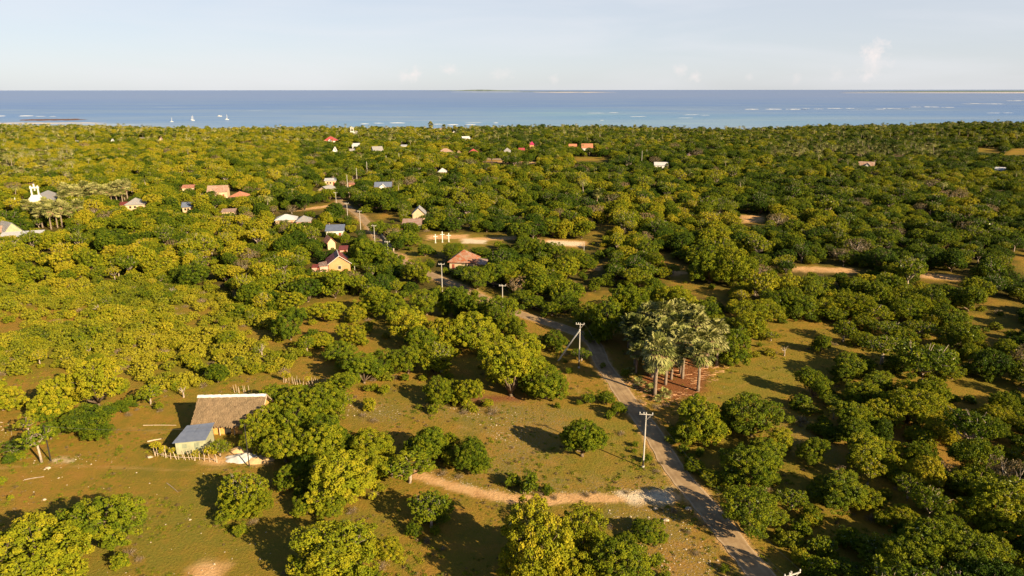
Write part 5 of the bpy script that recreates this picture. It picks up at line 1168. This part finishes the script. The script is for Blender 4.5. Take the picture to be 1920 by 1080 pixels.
# crosses
for i, (px, py, h) in enumerate(((816.5, 455.5, 3.4), (829.5, 454.5, 4.2), (841.5, 453.5, 3.4))):
    p = at(px, py); e = empty('wayside_cross', p, R(5)); tag(e, ['left and lower of three white crosses on the village green', 'tallest middle one of three white crosses on the village green', 'right and lower of three white crosses on the village green'][i], 'cross', 'white crosses on the village green')
    b = MB(); b.box(-.15, .15, -.1, .1, -.2, h); b.build('upright', WHITE, e); b = MB(); b.box(-.8, -.152, -.1, .1, h*.7, h*.7+.24); b.box(.152, .8, -.1, .1, h*.7, h*.7+.24); b.build('crossbeam', WHITE, e)
    b = MB(); b.box(-.3, .3, -.3, .3, -.3, .22); b.build('plinth', CONC, e)

# ------------------------------------------------------------------ poles and wires
POLES = []
def pole(px, py, label, h=9.0, arm=True, rz=0, matl=CONC, r=.115, stay=None, dark_foot=True, brace=True, aw=1.15):
    p = at(px, py); e = empty('utility_pole', p, R(rz)); tag(e, label, 'utility pole', 'utility poles along the road' if arm else 'poles beside the pasture'); k = h/9
    b = MB(); b.tube([(0, 0, 1.3 if dark_foot else -.3), (0, 0, h)], [r*1.2, r*.75], 10); b.build('shaft', matl, e)
    if dark_foot:
        b = MB(); b.tube([(0, 0, .35), (0, 0, 1.3)], [r*1.28, r*1.22], 10, False); b.build('dark_band', BLACKP, e); b = MB(); b.tube([(0, 0, -.3), (0, 0, .35)], [r*2.3, r*1.9], 8); b.build('footing', CONC, e)  # black band round the lower shaft, just above the footing
    if arm:
        b = MB(); b.box(-aw, aw, -r-.08, -r*.7-.02, h-.33, h-.22); b.build('crossarm', CONC, e)
        if brace:
            b = MB(); b.tube([(aw*.75, -r-.04, h-.35), (.1, -r-.02, h-1.15)], .035, 5); b.build('arm_brace', CONC, e)
        for x in (-aw+.08, 0 if False else -.35, aw-.08):
            b = MB(); b.tube([(x, -r-.04, h-.2), (x, -r-.04, h-.1), (x, -r-.04, h+.08)], [.03, .08, .05], 7); b.build('insulator', WHITE, e)
    if stay:
        q = at(*stay)-p; q.rotate(mathutils.Euler((0, 0, -R(rz)))); b = MB(); b.tube([q+V3((0, 0, -.1)), V3((0, -.1, h*.85))], .17, 8); b.build('stay_pole', WHITE, e)
    e['h'] = h; POLES.append((px, py, e, h)); return e
for a_ in [(1205,877,'pale concrete pole with crossarm standing left of the road near the track',9.2),(1085,690,'pale pole propped by a slanting strut at the road bend',9.8)]:
    pole(*a_, rz=-8, stay=(1046,676) if a_[0] == 1085 else None, aw=1.0 if a_[0] == 1205 else .85)
for (px, py, lab, h) in [(942,592,'white pole left of the road below the dense roadside trees',8.2),(829,546,'pole with crossarm in front of the rusty-roofed house',8.2),(728,494,'pole right of the trees above the orange house',7.6),(703,461,'pole on the left verge below the bend of the village road',7.8),(676,430,'pole beside the pale stretch of village road',7.8),(652,412,'pole just right of the dark round tree',7.6),(631,390,'pole at the corner of village road and side road',7.8)]:
    pole(px, py, lab, h, rz=0, aw=.85, dark_foot=False, brace=False)
for (px, py, lab, h) in [(652,357,'tall pole behind the tiny orange outhouse',9),(669.5,342,'pole second behind the tiny orange outhouse',9),(688.5,328,'pole third behind the tiny orange outhouse',9),(724.5,311,'short far pole in the wood, left of a pair',8),(748.5,306,'far pole in the wood between two others',8),(770.5,301,'stout far pole near the far village houses',8),(1094.5,473,'short grey pole right of the white gravel bank',3.6),(1203,305,'left one of two thin pale poles in the distant clearing',9),(1212,299,'right one of two thin pale poles in the distant clearing',8)]:
    pole(px, py, lab, h, arm=False, dark_foot=False, r=.16 if py < 400 else .1)
pole(1464, 1214, 'pale pole cut by the lower right edge, only its crossarm showing', 9.2, rz=22, aw=1.05)
pole(95, 864, 'dark thin pole standing on the pasture at the left', 6.2, arm=False, matl=BLACKP, r=.09, dark_foot=False)
pole(467, 874, 'dark thin pole in front of the tarpaulin heap', 7.2, arm=False, matl=BLACKP, r=.08, dark_foot=False)
def wires(pa, pb, label, offs=(-1., 1.), sag=1.0, th=.014):
    A = pa[2]; B = pb[2]; e = empty('overhead_wire', A.location); tag(e, label, 'wire', 'overhead wires between the poles')
    for o_ in offs:
        P = []; ma = A.rotation_euler.to_matrix(); mb_ = B.rotation_euler.to_matrix()
        a = V3(A.location)+ma@V3((o_, -.2, pa[3]-.05)); c = V3(B.location)+mb_@V3((o_, -.2, pb[3]-.05))
        for i in range(13): t = i/12; q = a.lerp(c, t); q.z -= sag*4*t*(1-t); P.append(q-V3(A.location))
        m = MB(); m.tube(P, th, 4); m.build('strand', WIRE, e)
byp = {int(p[0]): p for p in POLES}
wires(byp[1464], byp[1205], 'thin wires from the lower right pole to the pole by the track', (-1.0, 1.0))
wires(byp[1205], byp[1085], 'thin wires from the pole by the track to the strutted pole', (-.9, .9))
wires(byp[1085], byp[942], 'thin wires from the strutted pole to the white pole', (-.8, .8)); wires(byp[942], byp[829], 'thin wires from the white pole towards the rusty-roofed house', (-.8, .8))
wires(byp[95], byp[467], 'thin wire between the two dark poles over the pasture', (0,), .8)

# ------------------------------------------------------------------ yard of the thatched house
def stake_fence(name, label, pts, n, hmin, hmax, leafy, rail=True, seed=1):
    rg = np.random.default_rng(seed); L_ = smooth_line([at(*p) for p in pts], 6); base = V3(L_[0]); e = empty(name, base); tag(e, label, 'fence'); tops = []
    for i in range(n):
        t = i/(n-1)*(len(L_)-1); a = L_[int(t)]; b = L_[min(int(t)+1, len(L_)-1)]; p = a.lerp(b, t-int(t))-base+V3((rg.normal(0, .12), rg.normal(0, .15), 0)); h = rg.uniform(hmin, hmax)
        q = p+V3((rg.normal(0, .22), rg.normal(0, .12), h)); m = MB(); m.tube([p+V3((0, 0, -.2)), p.lerp(q, .5)+V3((rg.normal(0, .05), 0, 0)), q], [.05, .04, .025], 6); m.build('stake', WOODP, e); tops.append(q)
    if rail:
        m = MB()
        for z in (.45,): m.tube([p-base+V3((0, -.08, z)) for p in L_], .04, 5)
        m.build('rail', WOODP, e)
    if leafy:
        for k in range(leafy):
            q = tops[int(rg.integers(0, len(tops)))] if k >= 4 else tops[k]; r_ = rg.uniform(.35, .75); P = rand_dirs(110, rg)*(rg.uniform(.5, 1, 110)[:, None])*r_*np.array([1, 1, .8])+np.array(q)
            V = leaf_quads(P, rand_dirs(110, rg, .1), .22, rg); o = link('sprouting_leaves', leaf_mesh('sprouting_leaves', V, rg.uniform(.3, 1, 110), LEAF), e); o['tone'] = .85
stake_fence('stick_fence', 'crooked stick fence with sprouting yellow leaves in front of the metal shed', [(290,852),(315,858),(345,861),(375,862),(408,866)], 24, 1.2, 2.2, 14, True, 3)
stake_fence('stake_fence', 'row of pale leaning stakes left behind the green trees above the thatched house', [(533,716),(560,721),(590,724),(612,724)], 22, 1.3, 2.1, 5, False, 5)
stake_fence('stake_fence', 'short row of thin stakes behind the right end of the thatched house', [(440,736),(452,736),(466,734)], 7, 1.2, 1.8, 0, False, 7)
def heap(name, label, cat, px, py, w, d, h, matl, seed):
    p = at(px, py); rg = np.random.default_rng(seed); V = []; n, m = 26, 20
    for j in range(m+1):
        for i in range(n+1):
            u = 2*i/n-1; v = 2*j/m-1; r = math.sqrt(u*u+v*v); z = max(0, 1-r)**.8*h*(.8+.4*float(vnoise(np.array(u*4+seed), np.array(v*4))))
            rr = 1+.25*(float(vnoise(np.array(math.atan2(v, u)*2+seed), np.array(1.)))-.5); V.append((u*w/2*rr, v*d/2*rr, z-.03+(.05 if cat == 'tarpaulin' else 0)*math.sin(u*14+v*3)))
    keep = [(j*(n+1)+i, j*(n+1)+i+1, (j+1)*(n+1)+i+1, (j+1)*(n+1)+i) for j in range(m) for i in range(n) if (2*(i+.5)/n-1)**2+(2*(j+.5)/m-1)**2 < 1.02]
    o = link(name, mesh_np(name, V, keep, [matl], None, None, True)); o.location = p; tag(o, label, cat); return o
heap('tarpaulin', 'crumpled grey and white tarpaulin spread over sand in the yard', 'tarpaulin', 459, 858, 6.0, 3.2, .75, TARP, 2)
heap('sand_heap', 'orange sand heap under the tarpaulin and tree shade', 'sand heap', 478, 862, 5.5, 2.6, .45, SAND, 8)
heap('sand_heap', 'small ochre sand heap behind the tarpaulin', 'sand heap', 450, 843, 3.2, 2.2, .7, SAND, 9)
def log(label, a, b, r, matl=WOODP, name='bamboo_pole'):
    A = at(*a); B = at(*b); m = MB(); mid = A.lerp(B, .5)+V3((0, 0, .04)); m.tube([V3((0, 0, r)), mid-A+V3((0, 0, r)), B-A+V3((0, 0, r))], [r, r*.9, r*.7], 7); o = m.build(name, matl); o.location = A; tag(o, label, 'pole'); return o
log('long thin bamboo pole lying left of the thatched house', (268,797), (330,797), .06); log('short thick pale pole lying left of the stick fence', (276,828), (302,823), .11)
log('bare fallen branch lying on the open pasture at the left', (45,899), (82,893), .07, BARK, 'fallen_branch'); log('thin forked twig lying on the pasture centre left', (312,905), (333,922), .05, BARK, 'fallen_branch')
def dead_tree(label, px, py, h, seed, name='dead_tree', r=.16):
    rg = np.random.default_rng(seed); p = at(px, py); e = empty(name, p); tag(e, label, 'dead tree', 'bare pale trees and stumps'); m = MB(); f = V3((rg.normal(0, .15), 0, h*.45)); m.tube([(0, 0, -.2), f], [r*1.2, r*.8], 7); m.build('trunk', BARK, e)
    m = MB()
    for k in range(6):
        d = V3(rand_dirs(1, rg, .2)[0])*h*.55; m.tube([f, f+d*.5+V3((0, 0, .1)), f+d], [r*.55, r*.35, r*.08], 5)
        m.tube([f+d*.5, f+d*.5+V3(rand_dirs(1, rg, .1)[0])*h*.25], [r*.3, r*.06], 4)
    m.build('branches', BARK, e)
for a_ in [('pale dead stump among the scrub above the stake row',491,670,3.2,1),('small forked pale stump above the thatched roof',344,744,2.2,2),('bare white dead tree at the upper middle of the wood',1790/4*0+931,397,7.5,3),('pale bare branch rising from the scrub upper left',325,558,3.4,4),('twisted pale bare tree in the left scrub',187,590,3.0,5),('greyish bare tree left of centre wood',1040,392,6,6),('bare dead tree in the right-hand clearing',1470,668,2.4,7)]:
    dead_tree(a_[0], a_[1], a_[2], a_[3], a_[4])
# larger single stones
for (px, py, s, lab) in [(90,877,.55,'white boulder on the pasture below the dark thin pole'),(83,936,.4,'small white stone on the left pasture'),(281,857,.6,'tan boulder left of the stick fence'),(1228,955+0,.5,'pale rock pile stone at the road junction'),(1290,955,.7,'white rock on the verge just below the junction'),(1248,977,.6,'pale rock among weeds right of the green bush')]:
    o = link('boulder', stone_mesh(int(px), 'boulder')); o.location = at(px, py); o.scale = (s*1.6, s*1.3, s*1.3); tag(o, lab, 'boulder', 'single pale boulders')
# low walls of the village
def wall_line(label, a, b, h, t, matl=CONC):
    A = at(*a); B = at(*b); d = B-A; L_ = math.hypot(d.x, d.y); e = empty('boundary_wall', A, math.atan2(d.y, d.x)); tag(e, label, 'wall', 'low boundary walls of the village')
    m = MB(); m.box(0, L_, -t/2, t/2, -.4, h); m.build('masonry', matl, e); m = MB(); m.box(-.05, L_+.05, -t/2-.05, t/2+.05, h+.003, h+.1); m.build('coping', WHITE if matl is CONC else matl, e)
wall_line('long low dark wall beside the pale road in the far village', (905,299), (948,301), 1.6, .3, STONE); wall_line('low stone wall along the right of the village road', (712,438), (738,470), .7, .4, STONE); wall_line('short tan wall in front of the brownish hipped roof', (816,297), (836,296), 1.5, .3, CREAM); wall_line('tan wall below the tan-roofed hut', (850,300), (868,302), 1.3, .3, CREAM)

# ------------------------------------------------------------------ sailing boats
def boat(px, py, s, label, masts=1):
    p = at_z(px, py, SEA); e = empty('sailing_boat', p, R(15)); e.scale = (s, s, s); tag(e, label, 'sailing boat', 'sailing boats anchored off the shore'); m = MB(); n = 9; V = []
    for i in range(n):
        t = i/(n-1); x = -5+10*t; w = 1.7*math.sin(math.pi*min(.98, .25+t*.75))**.7 if t < 1 else .05; w = max(w, .05); V += [(x, -w, 1.1+.3*t), (x, -w*.7, .2), (x, 0, -.4), (x, w*.7, .2), (x, w, 1.1+.3*t)]
    Q = [(i*5+k, (i+1)*5+k, (i+1)*5+k+1, i*5+k+1) for i in range(n-1) for k in range(4)]+[(i*5+4, (i+1)*5+4, (i+1)*5, i*5) for i in range(n-1)]; link('hull', mesh_np('hull', V, Q, [WHITE]), e)
    m.box(-2.2, 1.4, -.8, .8, 1.25, 1.9); m.build('cabin', WHITE, e)
    for k in range(masts):
        x = .8-2.6*k; q = MB(); q.tube([(x, 0, 1.2), (x, 0, 14-2*k)], [.42, .32], 7); q.build('mast', WHITE, e); q = MB(); q.tube([(x, 0, 2.8), (x-3.6, 0, 2.9)], .22, 6); q.build('boom', WHITE, e)
        q = MB(); q.tube([(x-.4, 0, 3.2), (x-1.8, 0, 3.35), (x-3.4, 0, 3.15)], [.34, .3, .15], 7); q.build('furled_sail', TARP, e)
boat(322, 227.5, .6, 'smallest sailing boat, leftmost of the anchored ones'); boat(361.5, 225, .75, 'two-masted sailing boat, middle one of the anchored boats', 2); boat(425.5, 223.8, .8, 'single tall-masted sailing boat, rightmost of the anchored ones')
def motorboat():
    p = at_z(412, 217.5, SEA); e = empty('motor_boat', p, R(5)); tag(e, 'low pale motor boat between the two-masted and rightmost sailing boats', 'motor boat'); n = 7; V = []
    for i in range(n):
        t = i/(n-1); x = -5+10*t; w = max(.05, 1.6*math.cos(t*1.5)**.6); V += [(x, -w, 1.3+.5*t), (x, 0, -.3), (x, w, 1.3+.5*t)]
    Q = [(i*3+k, (i+1)*3+k, (i+1)*3+k+1, i*3+k+1) for i in range(n-1) for k in range(2)]+[(i*3+2, (i+1)*3+2, (i+1)*3, i*3) for i in range(n-1)]; link('hull', mesh_np('hull', V, Q, [WHITE]), e); m = MB(); m.box(-3, .5, -1, 1, 1.5, 2.6); m.build('cabin', TARP, e)
motorboat()

# ------------------------------------------------------------------ labels that say which one
LM = [(430,770,'the thatched house'),(362,810,'the metal shed'),(350,862,'the stick fence'),(462,860,'the tarpaulin heap'),(95,864,'the dark pole on the pasture'),(1205,877,'the pole by the dirt track'),(1085,668,'the strutted pole'),(942,585,'the white pole left of the road'),(829,540,'the pole before the rusty roof'),(870,500,'the rusty-roofed house'),(634,505,'the orange house'),(829,455,'the three white crosses'),(728,487,'the pole above the orange house'),(1062,457,'the white gravel bank'),(1270,715,'the fan palm grove'),(1091,850,'the lone round tree in the clearing'),(1262,930,'the junction of track and road'),(860,912,'the left end of the dirt track'),(1000,938,'the middle of the dirt track'),(1389,1035,'the road at the bottom edge'),(1484,1076,'the crossarm at the bottom edge'),(573,718,'the row of pale stakes'),(640,610,'the small clearing with visible tree stems'),(1480,650,'the sunlit clearing right of the palms'),(1727,715,'the big layered tree at the right'),(1562,785,'the tiny yellow tree at the right'),(1900,690,'the right edge, mid height'),(1900,860,'the right edge, lower part'),(1900,1040,'the lower right corner'),(20,1060,'the lower left corner'),(200,1000,'the round bush-like tree low left'),(640,1040,'the sparse tree at the bottom'),(1040,1040,'the big yellow trees at the bottom'),(70,590,'the bare patch in the left scrub'),(380,600,'the bare patch in the middle scrub'),(491,668,'the pale stump in the scrub'),(10,700,'the left edge, mid height'),(1310,540,'the long shadowed glade right of centre'),(1540,508,'the orange glade upper right'),(1760,525,'the far right glade'),(1400,410,'the bare orange patch in the right wood'),(655,395,'the village road bend'),(535,408,'the long whitish hipped roof'),(72,380,'the white church'),(180,365,'the long palm grove'),(252,378,'the grey hipped house'),(980,590,'the bend of the shaded road'),(1150,720,'the road beside the palms'),(1320,960,'the road below the junction'),(768,905,'the twisted open tree by the track'),(230,780,'the pasture edge left of the thatched house'),(1640,590,'the pale glade under the right wood'),(1810,730,'the narrow glade at the far right'),(1500,880,'the brown slope at lower right'),(1560,1000,'the shaded clearing lower right'),(700,800,'the weedy ground in the centre'),(900,850,'the stony clearing in the centre'),(290,640,'the middle of the scrub'),(150,650,'the lower left scrub'),(450,560,'the upper right scrub'),(700,235,'the middle of the shore'),(1500,205,'the reef off the right shore'),(1750,205,'the reef far right'),(1890,192,'the right end of the sea'),(50,217,'the brown reef rock'),(360,222,'the two-masted boat'),(885,235,'the beach buildings'),(1130,220,'the turquoise shallows')]
LMP = LM
def ordw(n): return {1: '', 2: 'second ', 3: 'third ', 4: 'fourth ', 5: 'fifth ', 6: 'sixth ', 7: 'seventh ', 8: 'eighth ', 9: 'ninth '}.get(n, '%dth ' % n)
autos = []
for o in list(COL.objects):
    if 'auto' in o.keys():
        if o.type == 'MESH' and o.parent is None and o.location.length < 1e-6:
            vs = o.data.vertices; c = sum((v.co for v in vs), V3())/len(vs)
        else: c = o.location
        px, py = proj(c.x, c.y, c.z); autos.append((o, o['auto'], px, py))
slots = {}
for o, look, px, py in autos:
    d = sorted(((px-a)**2+((py-b)*1.6)**2, a, b, s) for a, b, s in LM)[0]; dx = px-d[1]; dy = (py-d[2])*1.6
    rel = ('right of' if dx > 0 else 'left of') if abs(dx) > abs(dy) else ('below' if dy > 0 else 'behind')
    if o.name.startswith('broadleaf') and 'lone round tree' in d[3] and d[0] < 200: o['label'] = 'lone round olive tree standing by itself in the central clearing'; del o['auto']; continue
    slots.setdefault((look, rel, d[3]), []).append((d[0], o))
for (look, rel, lm), L_ in slots.items():
    L_.sort(key=lambda q: q[0])
    for i, (_, o) in enumerate(L_):
        o['label'] = ('%s%s %s %s' % (ordw(i+1) if len(L_) > 1 and i else ('nearest ' if len(L_) > 1 else ''), look, rel, lm)); del o['auto']
for o in COL.objects:
    if 'h' in o.keys(): del o['h']
